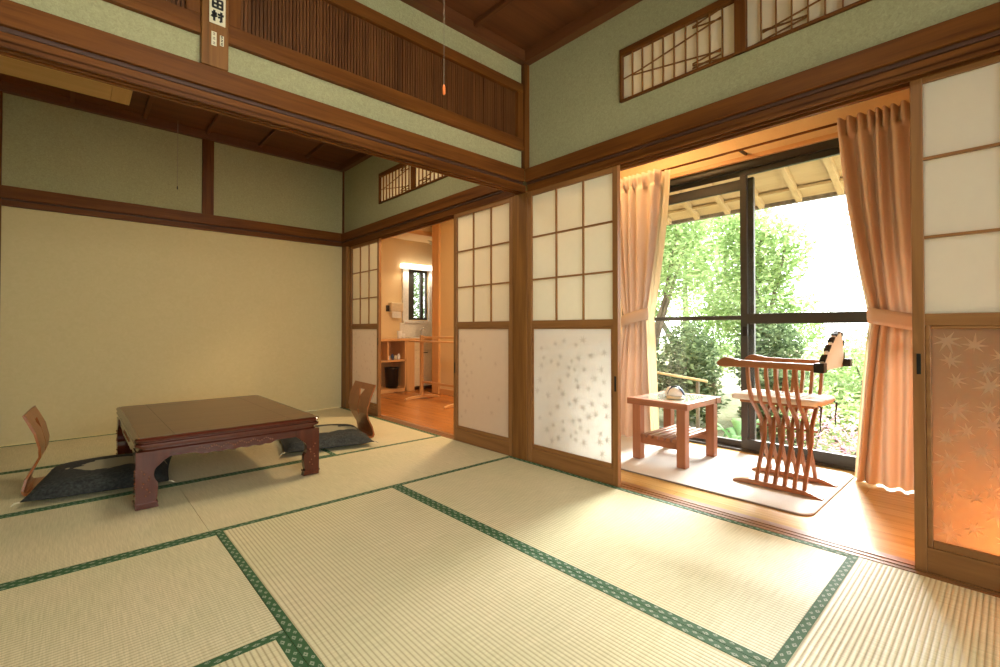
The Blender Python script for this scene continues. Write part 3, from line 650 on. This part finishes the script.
# curtains
def curtain(label, top, tie, bot, x, folds, zt, seed, tie_z=.93, flip=1, lining=None):
    t = thing('tied_curtain', label, 'curtain', (x,(top[0]+top[1])/2,0), 'peach curtains at the garden window')
    rnd = random.Random(seed); n = folds*20; rows = []
    H = zt-.012
    zs = [zt, zt-.035, zt-.09, zt-.11, zt-.13]+[zt-.13-(zt-.13-tie_z-.05)*k/14 for k in range(1,15)]+[tie_z+.03,tie_z,tie_z-.03]+[tie_z-.03-(tie_z-.045)*k/14 for k in range(1,15)]+[.012]
    zs[-1] = .0095; ph = [rnd.uniform(-.35,.35) for _ in range(folds+1)]; am = [rnd.uniform(.7,1.25) for _ in range(folds+1)]
    rings = []
    for z in zs:
        if z >= tie_z:
            f = min(1,(zt-z)/(zt-tie_z)); f = f**1.5; lo = top[0]*(1-f)+tie[0]*f; hi = top[1]*(1-f)+tie[1]*f; d = .036*(1-f)+.020*f
        else:
            f = min(1,(tie_z-z)/.9)**.8; lo = tie[0]*(1-f)+bot[0]*f; hi = tie[1]*(1-f)+bot[1]*f; d = .018*(1-f)+.024*f
        hd = z > zt-.10; row = []
        for k in range(n+1):
            u = k/n; q = u*folds; i_ = min(int(q),folds-1); a_ = am[i_]*(1-(q-i_))+am[i_+1]*(q-i_); p_ = ph[i_]*(1-(q-i_))+ph[i_+1]*(q-i_)
            w_ = math.sin(2*PI*q*(2 if hd else 1) + p_*(0 if hd else 1.5)); w_ = math.copysign(abs(w_)**.75,w_)
            pin = .62 if zt-.12 < z < zt-.08 else 1
            row.append((x+flip*.02*(0 if z>tie_z else 0)+d*a_*w_*pin, lo+(hi-lo)*u+.010*math.sin(2*q+z*2), z))
        rings.append(row)
    m = MB()
    off = .004
    for r in rings: m.v += r
    N = n+1
    for i_ in range(len(rings)-1):
        for k in range(n): m.f.append([i_*N+k,i_*N+k+1,(i_+1)*N+k+1,(i_+1)*N+k]); m.m.append(0)
    o = m.build('curtain_cloth', CURT, t, smooth=True); s_ = o.modifiers.new('thickness','SOLIDIFY'); s_.thickness = .003
    m = MB(); c = ((tie[0]+tie[1])/2); ry = abs(tie[1]-tie[0])/2+.014; rx = .046; rr = []
    for z, e in ((tie_z-.045,0),(tie_z-.02,.004),(tie_z+.02,.004),(tie_z+.045,0)):
        rr.append([(x+(rx+e)*math.cos(2*PI*k/40), c+(ry+e)*math.sin(2*PI*k/40), z+flip*.030*math.sin(2*PI*k/40)) for k in range(40)])
    m.loft(rr, caps=False); o = m.build('tieback', CURT, t, smooth=True); s_ = o.modifiers.new('thickness','SOLIDIFY'); s_.thickness = .004
    # cream lining showing on the window side edge
    if lining:
        e0, e1, e2, wd = lining; m = MB(); rows = []
        for z in zs:
            if z >= tie_z: f = min(1,(zt-z)/(zt-tie_z))**1.5; y = e0*(1-f)+e1*f
            else: f = min(1,(tie_z-z)/.9)**.8; y = e1*(1-f)+e2*f
            rows.append([(x+.062+.012*math.sin(k*1.3), y+wd*k/10, z) for k in range(11)])
        for r in rows: m.v += r
        for i_ in range(len(rows)-1):
            for k in range(10): m.f.append([i_*11+k,i_*11+k+1,(i_+1)*11+k+1,(i_+1)*11+k]); m.m.append(0)
        o = m.build('sheer_lining', SHEER, t, smooth=True); s_ = o.modifiers.new('thickness','SOLIDIFY'); s_.thickness = .002
    return t
curtain('peach tied-back curtain on the left of the garden window, behind the side table', (-.50,-.06), (-.385,-.18), (-.415,-.06), 1.09, 5, 2.115, 2, .97, -1, (-.56,-.42,-.46,.10))
curtain('peach tied-back curtain on the right of the garden window, beside the glowing door', (-2.06,-1.655), (-2.04,-1.79), (-2.05,-1.715), 1.09, 5, 2.115, 6, .93, 1, (-1.64,-1.775,-1.70,-.10))
for y, lab in ((-.16,'small dark wooden knob for the left curtain tie'),):
    t = thing('curtain_hook', lab, 'hook', (1.0,-.022,.80)); MB().tube([(1.02,-.021,.80),(1.02,-.075,.80),(1.02,-.10,.815)],[.010,.008,.014],10).build('peg', CHAIRW['y'], t, smooth=True)
# rug
m = MB()
def rr2(x0,x1,y0,y1,r,z): return rrect(x0,x1,y0,y1,r,z,8)
t = thing('rug','pale beige rug with dark binding under the folding chair and side table','rug',(.77,-.9,0))
m.loft([rr2(.295,1.24,-1.69,-.10,.07,.0005),rr2(.295,1.24,-1.69,-.10,.07,.006)]); m.build('binding', RUGB, t)
m = MB(); m.loft([rr2(.301,1.234,-1.684,-.106,.066,.0005),rr2(.301,1.234,-1.684,-.106,.066,.008)]); m.build('woven_pile', RUGM, t)
RZ = .008
# side table
t = thing('side_table','small reddish wooden side table with glass top and slatted shelf on the rug','side table',(.80,-.76,RZ))
sx0,sx1,sy0,sy1 = .565,1.04,-.955,-.585
for x, y in ((sx0,sy0),(sx0,sy1-.058),(sx1-.058,sy0),(sx1-.058,sy1-.058)): bx((x,y,RZ),(x+.058,y+.058,.375)).build('leg', SIDEW['z'], t, .004)
bx((sx0-.012,sy0-.02,.373),(sx0+.062,sy1+.035,.415)).build('top_rail', SIDEW['y'], t, .003); bx((sx1-.06,sy0-.02,.373),(sx1+.012,sy1+.035,.415)).build('top_rail', SIDEW['y'], t, .003)
bx((sx0+.062,sy0-.015,.375),(sx1-.06,sy0+.045,.413)).build('top_rail', SIDEW['x'], t, .003); bx((sx0+.062,sy1-.03,.375),(sx1-.06,sy1+.03,.413)).build('top_rail', SIDEW['x'], t, .003)
bx((sx0+.058,sy0+.04,.400),(sx1-.055,sy1-.026,.4135)).build('glass_top', plain('mirror-like glass top', (.55,.58,.52), .03, .55), t)
for y in (sy0+.02,sy1-.04): pass
for x in (sx0+.016,sx1-.042): bx((x,sy0+.058,.115),(x+.026,sy1-.058,.160)).build('shelf_rail', SIDEW['y'], t, .002)
for k in range(6):
    y = sy0+.066+k*(sy1-sy0-.132-.022)/5; bx((sx0+.004,y-.006,.160),(sx1-.004,y+.022,.180)).build('shelf_slat', SIDEW['x'], t, .002)
# white pot with navy band
t = thing('ceramic_ornament','small white rounded ceramic ornament with a dark blue band on the side table','ornament',(.80,-.79,.4137))
def dome(cx, cy, z, rx, ry, h, mat_, nm):
    m = MB(); m.loft([[Vector((cx+rx*q*math.cos(2*PI*j/28), cy+ry*q*math.sin(2*PI*j/28), z+h*zz)) for j in range(28)] for q, zz in ((.80,0),(.98,.10),(1,.28),(.93,.52),(.74,.76),(.42,.94),(.10,1))]); return m.build(nm, mat_, t, smooth=True)
dome(.755,-.80,.4142,.068,.058,.020,CREAM,'saucer'); dome(.755,-.80,.430,.056,.048,.058,WHITE,'body'); dome(.80,-.735,.4142,.036,.034,.068,WHITE,'small_lobe')
m = MB(); P = []
for k in range(13):
    a = PI*k/12; P.append((.755-.012*math.sin(a), -.745-.115*k/12, .440+.058*math.sin(a)**.7))
m.ribbon(P,(1,0,0),.020,th=.006); m.build('blue_band', NAVY, t, smooth=True)
# folding slatted chair
t = thing('folding_armchair','slatted X-frame wooden folding armchair with white seat on the rug','chair',(.735,-1.44,RZ))
XN, XA = .53, .94; xc = .735
half = [(.530,.680),(.535,.62),(.556,.545),(.590,.485),(.655,.430),(.715,.372),(.742,.325),(.722,.262),(.665,.165),(.615,.085),(.588,.030)]
def slat(y, mirror):
    pts = []
    # arm on one side, through the crossing, to the foot of the other side
    for k, (x, z) in enumerate(half):
        if k <= 6: pts.append((x,z))
        else: pts.append((2*xc-x+.0, z))
    fine = []
    for k in range(len(pts)-1):
        p0 = pts[max(k-1,0)]; p1 = pts[k]; p2 = pts[k+1]; p3 = pts[min(k+2,len(pts)-1)]
        for q in range(5):
            f = q/5; fine.append(tuple(.5*((2*p1[j])+(-p0[j]+p2[j])*f+(2*p0[j]-5*p1[j]+4*p2[j]-p3[j])*f*f+(-p0[j]+3*p1[j]-3*p2[j]+p3[j])*f**3) for j in (0,1)))
    fine.append(pts[-1])
    if mirror: fine = [(2*xc-x,z) for x, z in fine]
    m = MB(); m.ribbon([(x,y,z) for x, z in fine],(0,1,0),.017,th=.024); return m.build('slat', CHAIRW['z'], t, .002)
for k in range(6):
    y = -1.335-.0465*k; slat(y, False); slat(y-.0215, True)
def armrest(xa, dz=0):
    # scrolled arm: paddle-shaped front end pointing to the garden-left
    P = [(-1.175,.690),(-1.185,.700),(-1.205,.715),(-1.225,.720),(-1.25,.716),(-1.30,.706),(-1.40,.703),(-1.60,.702),(-1.68,.702),(-1.690,.695),(-1.690,.672),(-1.68,.665),(-1.60,.668),(-1.40,.669),(-1.27,.668),(-1.22,.664),(-1.19,.668),(-1.176,.678)]
    m = MB(); m.prism(P, lambda a,b,q: Vector((q,a,b+dz)), xa-.026, xa+.026); return m.build('armrest', CHAIRW['y'], t, .004)
armrest(XN); armrest(XA)
def foot(xa):
    P = [(-1.235,RZ),(-1.235,.018),(-1.28,.032),(-1.32,.038),(-1.59,.038),(-1.615,.032),(-1.65,.020),(-1.672,.014),(-1.675,RZ),(-1.63,RZ),(-1.60,.013),(-1.31,.013),(-1.28,RZ)]
    m = MB(); m.prism(P[::-1], lambda a,b,q: Vector((q,a,b)), xa-.020, xa+.020); return m.build('foot_rail', CHAIRW['y'], t, .003)
foot(.588-.0); foot(2*xc-.588)
MB().tube([(xc,-1.31,.322),(xc,-1.615,.322)],.006,10).build('pivot_rod', CHAIRW['y'], t, smooth=True)
# seat board with a thin white cushion and ties
bx((.60,-1.63,.462),(.885,-1.265,.476)).build('seat_board', CHAIRW['y'], t, .003)
m = MB(); rings = []
for q, z in ((.985,.477),(1.0,.484),(1.0,.496),(.985,.503),(.94,.508)): rings.append([Vector((.742+(p.x-.742)*q, -1.445+(p.y+1.445)*q, z)) for p in rrect(.590,.905,-1.665,-1.215,.03,0,5)])
m.loft(rings); sc = m.build('seat_cushion', SEATC, t, smooth=False)
m = MB()
for a in (.66,.74,.82): m.bar((a,-1.60,.5085),(a,-1.30,.5085),.006,.001)
for a in (-1.55,-1.42): m.bar((.65,a,.5085),(.86,a,.5085),.006,.001)
m.build('printed_lines', SEATB, sc)
for x, y in ((.60,-1.645),(.86,-1.655)):
    MB().tube([(x,y,.485),(x-.004,y-.02,.475),(x,y-.018,.44),(x+.006,y-.012,.40),(x+.004,y-.014,.35)],[.004,.006,.004,.003,.003],6).build('black_tie', BLACK, sc, smooth=True)
# curved back panel between the arms, white cover with black bands
P = []
for k in range(21):
    u = k/20; P.append((XN-.02+(XA-XN+.04)*u, .690+.175*math.sin(PI*u)**1.0*(1 if True else 0)))
lean = lambda a,b,q: Vector((a, -1.672-q-(b-.69)*.16, b))
m = MB(); m.prism(P+[(XA+.02,.668),(XN-.02,.668)], lean, 0, .018); bk = m.build('back_panel', SHEERW, t, .003)
for k in (1,3,5,7,9,12,15,18):
    a = P[k]; b = P[k+1]; m = MB(); m.loft([[lean(a[0],a[1]-.006,-.004),lean(a[0],a[1]+.007,-.004),lean(a[0],a[1]+.007,.022),lean(a[0],a[1]-.006,.022)],[lean(b[0],b[1]-.006,-.004),lean(b[0],b[1]+.007,-.004),lean(b[0],b[1]+.007,.022),lean(b[0],b[1]-.006,.022)]]); m.build('black_band', BLACK, bk)
bx((XN-.030,-1.700,.660),(XN+.030,-1.655,.708)).build('back_end_block', BLACK, t, .003); bx((XA-.015,-1.725,.672),(XA+.045,-1.670,.715)).build('back_end_block', BLACK, t, .003)
# warm lamps of the veranda
t = thing('ceiling_downlight','small round downlight in the veranda ceiling near the left curtain','downlight',(.72,-.45,2.55))
MB().lathe((.72,-.45,2.53),[(.05,0),(.06,.004),(.06,.019)],24).build('rim', CREAM, t, smooth=True); MB().lathe((.72,-.45,2.526),[(.02,0),(.045,.002),(.045,.005)],24).build('lens', LAMPE, t)
light('downlight_lamp','AREA',(0,0,-.035),15,WARM,size=.09,parent=t)
t = thing('floor_lantern','paper floor lantern in the veranda behind the glowing door','lantern',(.25,-2.50,0))
for x, y in ((.17,-2.58),(.33,-2.58),(.17,-2.42),(.33,-2.42)): bx((x-.008,y-.008,0),(x+.008,y+.008,.36)).build('corner_post', CHAIRW['z'], t)
for z in (.05,.34): bx((.178,-2.572,z),(.322,-2.428,z+.01)).build('frame_shelf', CHAIRW['x'], t)
light('lantern_bulb','POINT',(-.03,.03,.14),30,(1,.36,.09),parent=t,soft=.05)
# ------------------------------------------------------------------ washroom
WX = 1.46
m = MB(); m.box((.10,3.90,0),(1.53,4.0,2.55)); m.box((1.90,3.90,0),(3.2,4.0,2.55)); m.box((1.53,3.90,0),(1.90,4.0,1.02)); m.box((1.53,3.90,1.80),(1.90,4.0,2.55)); struct(m.build('wall_washroom_far', ORWALL))
struct(bx((WX,.035,0),(WX+.08,2.93,2.55)).build('wall_washroom_right', ORWALL))
trim(bx((WX-.03,2.93,0),(WX+.09,3.09,2.55)).build('t', ORW['z'], bevel=.003)); trim(bx((WX-.015,.035,0),(WX,2.93,.075)).build('t', ORW['y'], bevel=.002))
for y in (.5,1.1,1.7,2.3): trim(bx((WX-.006,y-.003,.075),(WX,y+.003,2.5)).build('t', ORW['z']))
struct(bx((WX+.08,2.85,0),(3.12,2.93,2.55)).build('wall_alcove', ORWALL)); struct(bx((3.12,2.93,0),(3.2,3.9,2.55)).build('wall_alcove_end', ORWALL))
struct(bx((.06,2.60,0),(.10,3.90,2.55)).build('wall_washroom_left', ORWALL))
struct(bx((.10,.035,2.50),(3.2,4.0,2.56)).build('ceiling_washroom', ORWALL)); trim(bx((.10,3.35,2.24),(3.12,3.90,2.50)).build('t', ORWALL, bevel=.003)); trim(bx((.10,3.335,2.22),(3.12,3.35,2.28)).build('t', ORW['x']))
# washroom mirror: the window reflected in it is built as a real opening
w = bpy.data.objects.new('mirror_stand_in', None); COL.objects.link(w); w.location = (1.715,3.93,1.0); WORLD.add('mirror_stand_in'); w['kind'] = 'structure'; w['label'] = 'small dark-framed window standing in for the reflection in the washroom mirror'
m = MB(); m.box((1.53,3.92,1.02),(1.66,3.96,1.80)); m.box((1.87,3.92,1.02),(1.90,3.96,1.80)); m.box((1.66,3.92,1.02),(1.87,3.96,1.055)); m.box((1.66,3.92,1.76),(1.87,3.96,1.80)); m.box((1.775,3.92,1.055),(1.83,3.96,1.76)); m.build('window_frame', ALU, w, .002)
bx((1.60,3.938,1.055),(1.86,3.941,1.76)).build('glass_pane', GLASS, w)
t = thing('mirror_surround','white vanity surround with lit tube lamp around the window standing in for the washroom mirror','vanity surround',(1.7,3.87,1.0))
bx((1.43,3.86,.99),(1.53,3.898,1.80)).build('side_panel', WHITE, t, .003); bx((1.90,3.86,.99),(2.05,3.898,1.80)).build('side_panel', WHITE, t, .003); bx((1.43,3.84,.975),(2.05,3.898,1.01)).build('ledge', WHITE, t, .003)
bx((1.40,3.80,1.80),(2.06,3.898,1.87)).build('lamp_cover', LAMPW, t, .01); bx((1.41,3.86,1.79),(2.05,3.898,1.80)).build('top_rail', WHITE, t)
light('vanity_lamp','AREA',(0,-.08,.78),5,(1,.85,.62),rot=(R(-20),0,0),size=.6,size_y=.06,parent=t)
tag(bx((1.40,3.885,.745),(3.1,3.899,.974)).build('tile_splashback', TILE), 'white tiled splashback behind the washroom counter', 'splashback')
t = thing('washroom_counter','orange wood counter top in the washroom','counter',(1.5,3.67,.71)); bx((.11,3.45,.712),(3.10,3.897,.744)).build('counter_top', ORW['x'], t, .004); bx((1.50,3.52,.744),(2.05,3.84,.760)).build('basin_rim', WHITE, t, .006)
MB().tube([(1.75,3.86,.744),(1.75,3.86,.86),(1.75,3.82,.885),(1.75,3.76,.87)],.010,10).build('tap', plain('chrome', (.7,.7,.7), .1, 1), t, smooth=True)
t = thing('open_shelf_cabinet','open wooden shelf cabinet below the counter in the washroom','cabinet',(.7,3.67,0))
bx((.115,3.47,.03),(1.255,3.885,.05)).build('bottom_board', ORW['x'], t); bx((.115,3.47,0),(1.255,3.49,.03)).build('plinth', ORW['x'], t); bx((.115,3.47,.425),(1.255,3.885,.448)).build('shelf_board', ORW['x'], t)
bx((.115,3.87,.05),(1.255,3.885,.71)).build('back_board', ORW['x'], t); bx((.962,3.475,.448),(.982,3.87,.711)).build('divider', ORW['z'], t); bx((.60,3.475,.05),(.62,3.87,.425)).build('divider', ORW['z'], t); bx((.115,3.47,.03),(.135,3.885,.711)).build('side_board', ORW['z'], t); bx((1.235,3.47,.0),(1.255,3.885,.711)).build('side_board', ORW['z'], t)
t = thing('vanity_cabinet','cream vanity cabinet with a drawer and doors below the washroom basin','cabinet',(2.1,3.67,0))
bx((1.26,3.47,.0),(1.39,3.88,.711)).build('side_panel', ORW['z'], t); bx((1.395,3.50,.05),(3.05,3.88,.711)).build('body', CREAM, t)
for a, b in ((1.40,1.72),(1.73,2.05),(2.06,2.38)):
    o = bx((a,3.484,.06),(b,3.499,.56)).build('door', plain('cream door %g' % a, (.80,.66,.46), .35), t, .003); bx((a+.10,3.476,.53),(b-.10,3.484,.54)).build('handle', IRON, o)
    bx((a,3.484,.57),(b,3.499,.70)).build('drawer', CREAM, t, .003)
t = thing('waste_bin','black waste bin on the bottom shelf in the washroom','bin',(1.11,3.62,.05)); MB().lathe((1.11,3.62,.051),[(.075,0),(.085,.01),(.100,.27),(.104,.275),(.104,.285),(.09,.285),(.088,.27)],28).build('bucket', BLACK, t, smooth=True)
rnd = random.Random(3)
for k, (x, lab) in enumerate(((1.03,'small white cup on the upper shelf, leftmost'),(1.085,'short dark jar on the upper shelf beside the cup'),(1.135,'small cream jar in the middle of the upper shelf'),(1.185,'small pale bottle on the upper shelf, rightmost'))):
    r, h = (.022,.06) if k % 2 == 0 else (.020,.08); o = MB().lathe((x,3.56,.4483),[(r*.8,0),(r,.006),(r,h*.75),(r*.6,h*.88),(r*.6,h)],16).build('toiletry_jar', [WHITE,NAVY,CREAM,WHITE][k], smooth=True); tag(o, lab, 'jar', 'toiletry jars in the washroom')
for k, (x, y, lab) in enumerate(((1.23,3.62,'tall clear-white cup on the counter under the towel dispenser'),(1.31,3.66,'short white soap dish cup on the counter, right of the tall cup'))):
    h = .11-.04*k; o = MB().lathe((x,y,.7443),[(.026,0),(.028,.004),(.036,h),(.033,h),(.026,.012)],20).build('counter_cup', WHITE, smooth=True); tag(o, lab, 'cup', 'cups on the washroom counter')
t = thing('towel_dispenser','cream paper towel dispenser on the washroom wall','dispenser',(1.30,3.85,1.1)); bx((1.20,3.79,1.138),(1.40,3.899,1.27)).build('cover', CREAM, t, .012); bx((1.215,3.80,1.045),(1.36,3.803,1.139)).build('paper_towel', WHITE, t); bx((1.165,3.85,1.14),(1.198,3.899,1.23)).build('side_bracket', BLACK, t, .004)
# wooden towel stand
t = thing('towel_stand','orange wooden towel stand on curved feet in the washroom','towel stand',(1.0,2.3,0))
for y in (2.74,1.92):
    bx((1.02,y-.02,.03),(1.055,y+.02,.80)).build('post', ORW['z'], t, .003)
    P = []
    for k in range(11):
        u = k/10; P.append((.80+.50*u, .012+.030*math.sin(PI*u)**.6))
    P = P+[(1.30,0),(1.26,0)]+[(1.25-.40*k/6,.012*math.sin(PI*k/6)) for k in range(1,6)]+[(.84,0),(.80,0)]
    m = MB(); m.prism(P[::-1], lambda a,b,q: Vector((a,q,b)), y-.02, y+.02); m.build('curved_foot', ORW['x'], t, .002)
bx((.99,1.80,.715),(1.085,2.98,.732)).build('top_board', ORW['y'], t, .003); bx((1.028,1.94,.765),(1.047,2.72,.790)).build('upper_bar', ORW['y'], t, .003); bx((1.028,1.94,.20),(1.047,2.72,.225)).build('lower_bar', ORW['y'], t, .003)
t = thing('ceiling_lamp','round ceiling lamp in the washroom','ceiling lamp',(.9,1.3,2.5)); MB().lathe((.9,1.3,2.44),[(.14,0),(.16,.02),(.16,.055)],28).build('diffuser', LAMPE, t, smooth=True)
light('washroom_lamp_light','AREA',(0,0,-.08),46,(1,.72,.42),size=.3,parent=t)
t = thing('ceiling_lamp','small ceiling lamp over the washroom counter','ceiling lamp',(1.6,3.2,2.5)); MB().lathe((1.6,3.2,2.46),[(.07,0),(.08,.01),(.08,.038)],24).build('diffuser', LAMPE, t, smooth=True)
light('washroom_lamp_light','AREA',(0,0,-.06),16,(1,.75,.45),size=.15,parent=t)
# ------------------------------------------------------------------ unseen rear window, added to bring daylight onto the tatami
w = bpy.data.objects.new('added_window', None); COL.objects.link(w); w.location = (-1.9,YR-.05,0); WORLD.add('added_window'); w['kind'] = 'structure'; w['label'] = 'wide unseen rear window added to daylight the near room'
m = MB()
for a, b in ((-3.4,-3.34),(-1.93,-1.87),(-.46,-.4)): m.box((a,YR-.08,0),(b,YR-.03,2.3))
m.box((-3.34,YR-.08,2.24),(-.46,YR-.03,2.3)); m.box((-3.34,YR-.08,0),(-.46,YR-.03,.05)); m.build('window_frame', FRAME['z'], w, .003)
for a, b in ((-3.34,-1.93),(-1.87,-.46)): bx((a,YR-.056,.05),(b,YR-.053,2.24)).build('glass_pane', GLASS, w)
# ------------------------------------------------------------------ garden
struct(bx((XF+.12,-16,-.60),(40,24,-.50)).build('garden_ground', GROUND))
struct(bx((-12,-16,-.30),(XL+15,YR-.12,-.20)).build('rear_bounce_ground', plaster('pale bounce ground', (.55,.53,.48),(.65,.63,.57),.3,20)))  # unseen pale ground, added to bounce daylight in at the back
struct(bx((XF+.12,-6,-.5),(XF+.75,6,-.12)).build('foundation_step', plaster('concrete step', (.45,.43,.40),(.55,.53,.49),.3,20)))
# eave: sloping boards, rafters, fascia
e = bpy.data.objects.new('eave', None); COL.objects.link(e); e.location = (XF+.12,0,2.5); WORLD.add('eave'); e['kind'] = 'structure'
zi, zo, xo = 2.42, 2.03, 2.42
m = MB(); m.prism([(XF+.12,zi),(xo+.06,zo-.02),(xo+.06,zo+.05),(XF+.12,zi+.07)], lambda a,b,q: Vector((a,q,b)), -7, 5); m.build('soffit_board', PINE['y'], e)
for k in range(-18,14):
    y = -.19-.30*k; m = MB(); m.bar((XF+.12,y,zi-.022),(xo,y,zo-.022+.0),.045,.05); m.build('rafter', PINE['x'], e, .002)
bx((2.26,-7,2.062),(2.30,5,2.082)).build('cross_batten', PINE['y'], e); bx((xo+.02,-7,zo-.035),(xo+.07,5,zo+.02)).build('fascia', BARK, e)
def leafmesh(m, n, c, r, size, rnd, shell=.45, flat=0, aspect=.5):
    for _ in range(n):
        while True:
            p = Vector((rnd.uniform(-1,1),rnd.uniform(-1,1),rnd.uniform(-1,1)))
            if shell < p.length < 1: break
        q = Vector((c[0]+p.x*r[0],c[1]+p.y*r[1],c[2]+p.z*r[2])); s = size*rnd.uniform(.6,1.3)
        a = Vector((rnd.gauss(0,1),rnd.gauss(0,1),rnd.gauss(0,.5))).normalized(); b = a.cross(Vector((rnd.gauss(0,.5),rnd.gauss(0,.5),1))).normalized(); k = len(m.v)
        m.v += [q, q+a*s*.5+b*s*aspect*.5, q+a*s, q+a*s*.5-b*s*aspect*.5]; m.f += [[k,k+1,k+2],[k,k+2,k+3]]; m.m += [0,0]
def tree(kind, label, cat, x, y, base, blobs, mat_, leaf, n, trunk=.06, seed=0, group=None):
    t = thing(kind, label, cat, (x,y,base), group); rnd = random.Random(seed); m = MB(); tot = sum(b[3]*b[4]*b[5] for b in blobs)
    for b in blobs: leafmesh(m, max(60,int(n*(b[3]*b[4]*b[5])/tot)), b[:3], b[3:6], leaf, rnd, .25)
    m.build('foliage', mat_, t)
    m = MB()
    if trunk:
        for b in blobs:
            mid = ((x+b[0])/2+rnd.uniform(-.1,.1),(y+b[1])/2+rnd.uniform(-.1,.1),base+(b[2]-base)*.55)
            m.tube([(x,y,base),((x*.8+b[0]*.2),(y*.8+b[1]*.2),base+(b[2]-base)*.3),mid,tuple(b[:3]),(b[0]+rnd.uniform(-.3,.3),b[1]+rnd.uniform(-.3,.3),b[2]+b[5]*.7)],[trunk,trunk*.8,trunk*.55,trunk*.35,trunk*.1],8)
        m.build('trunk_and_branches', BARK, t, smooth=True)
    return t
G = -.5
tree('broadleaf_tree','tall bright green tree behind the right window pane','tree',6.5,.60,G,[(6.5,.62,2.25,.62,.60,.80),(6.4,.75,1.35,.8,.70,.7),(6.7,.25,1.0,.7,.60,.55),(6.5,.22,2.15,.55,.45,.6),(6.6,1.0,2.7,.6,.40,.6)],LEAF,.10,11000,.07,1,'garden trees')
tree('broadleaf_tree','leafy tree with bare dark twigs seen at the upper left of the window','tree',5.6,2.3,G,[(5.6,2.2,2.7,1.0,1.0,.9),(5.4,1.5,2.0,.8,.7,.6),(5.8,2.9,1.7,.9,.9,.9),(5.5,1.5,3.0,.8,.6,.6)],LEAF,.10,14000,.07,2,'garden trees')
tree('broadleaf_tree','pale green tree rising behind the left pane and the mullion','tree',10.0,3.6,G,[(10,3.6,3.8,1.6,2.1,2.0),(9.8,2.5,2.2,1.3,1.2,1.5),(10,5.2,2.6,1.5,1.6,2)],LEAF,.16,14000,.12,3,'garden trees')
tree('maple_tree','thin reddish maple twigs against the white sky at the right of the window','tree',5.0,-1.6,G,[(5.0,-1.25,2.3,.6,.42,.40),(5.1,-1.35,1.45,.5,.40,.25)],LEAFR,.06,420,.035,4)
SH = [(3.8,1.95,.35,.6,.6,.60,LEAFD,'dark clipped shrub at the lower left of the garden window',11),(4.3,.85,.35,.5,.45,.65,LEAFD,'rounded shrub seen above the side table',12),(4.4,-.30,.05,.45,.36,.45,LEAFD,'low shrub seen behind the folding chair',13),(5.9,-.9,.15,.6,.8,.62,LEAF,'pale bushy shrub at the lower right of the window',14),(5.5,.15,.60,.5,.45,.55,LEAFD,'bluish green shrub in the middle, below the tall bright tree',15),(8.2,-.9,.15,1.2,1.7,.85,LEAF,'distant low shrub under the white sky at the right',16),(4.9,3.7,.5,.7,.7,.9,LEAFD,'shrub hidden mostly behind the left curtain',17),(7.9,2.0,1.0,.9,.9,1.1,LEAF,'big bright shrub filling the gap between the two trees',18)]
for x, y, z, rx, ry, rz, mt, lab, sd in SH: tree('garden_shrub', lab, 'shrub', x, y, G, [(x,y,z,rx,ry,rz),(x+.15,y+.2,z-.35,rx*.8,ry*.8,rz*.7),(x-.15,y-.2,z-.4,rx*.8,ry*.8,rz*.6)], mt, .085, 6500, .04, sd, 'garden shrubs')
tree('azalea_bush','pink flowering azalea bush low behind the folding chair','azalea',2.75,-1.25,G,[(2.75,-1.15,-.05,.32,.30,.30),(2.8,-1.55,-.08,.30,.30,.27)],LEAFP,.045,1100,.03,21)
tree('garden_shrub','light green low shrub around the pink azalea','shrub',3.6,-1.2,G,[(3.6,-.95,-.08,.42,.42,.42),(3.6,-1.6,-.05,.42,.5,.42),(3.8,-2.1,.05,.6,.5,.5)],LEAF,.07,4500,.03,22,'garden shrubs')
t = thing('broadleaf_plant','broad-leaved pale green plant just outside, beside the mullion','plant',(2.9,-.42,G)); rnd = random.Random(9)
for k in range(16):
    a = 2*PI*k/16*1.6; r = rnd.uniform(.15,.34); h = rnd.uniform(.25,.52); m = MB(); P = []; Wd = []
    for q in range(8):
        u = q/7; P.append((2.9+math.cos(a)*r*u*1.3,-.42+math.sin(a)*r*u*1.3,G+h*math.sin(min(1,u*1.15)*PI/2)-.12*u**3)); Wd.append(.010+.085*math.sin(PI*min(1,max(0,(u-.3)/.7))))
    m.ribbon(P,(-math.sin(a),math.cos(a),0),Wd,th=.003); m.build('leaf', LEAFH, t, smooth=True)
t = thing('bamboo_pole','pale bamboo fence pole lying across the garden shrubs','pole',(2.96,.4,.32)); MB().tube([(2.98,1.6,.40),(2.96,.7,.37),(2.94,-.05,.30)],.016,10).build('pole', PINE['y'], t, smooth=True)
for y, z in ((1.5,.385),(.05,.295)): bx((2.945,y,-.5),(2.975,y+.03,z-.01)).build('stake', BARK, t)
tree('garden_shrub','green bush behind the window standing in for the washroom mirror','shrub',1.9,5.4,G,[(2.1,5.4,1.4,.9,.5,1.2),(1.4,5.6,1.0,.8,.5,1.0),(2.4,6.1,1.6,1.3,.5,1.4)],LEAFD,.09,12000,.04,31,'garden shrubs')
struct(bx((-4,4.1,-.6),(1.4,12,-.5)).build('garden_ground_north', GROUND))
for k, x in enumerate((-3.0,-1.0,1.2)): tree('garden_shrub',['green bush beyond the rear window at its left','green bush beyond the rear window in the middle','green bush beyond the rear window at its right'][k],'shrub',x,-8.5,-.2,[(x,-8.5,.5,1.0,.8,.8)],LEAF,.12,1500,.04,41+k,'garden shrubs')
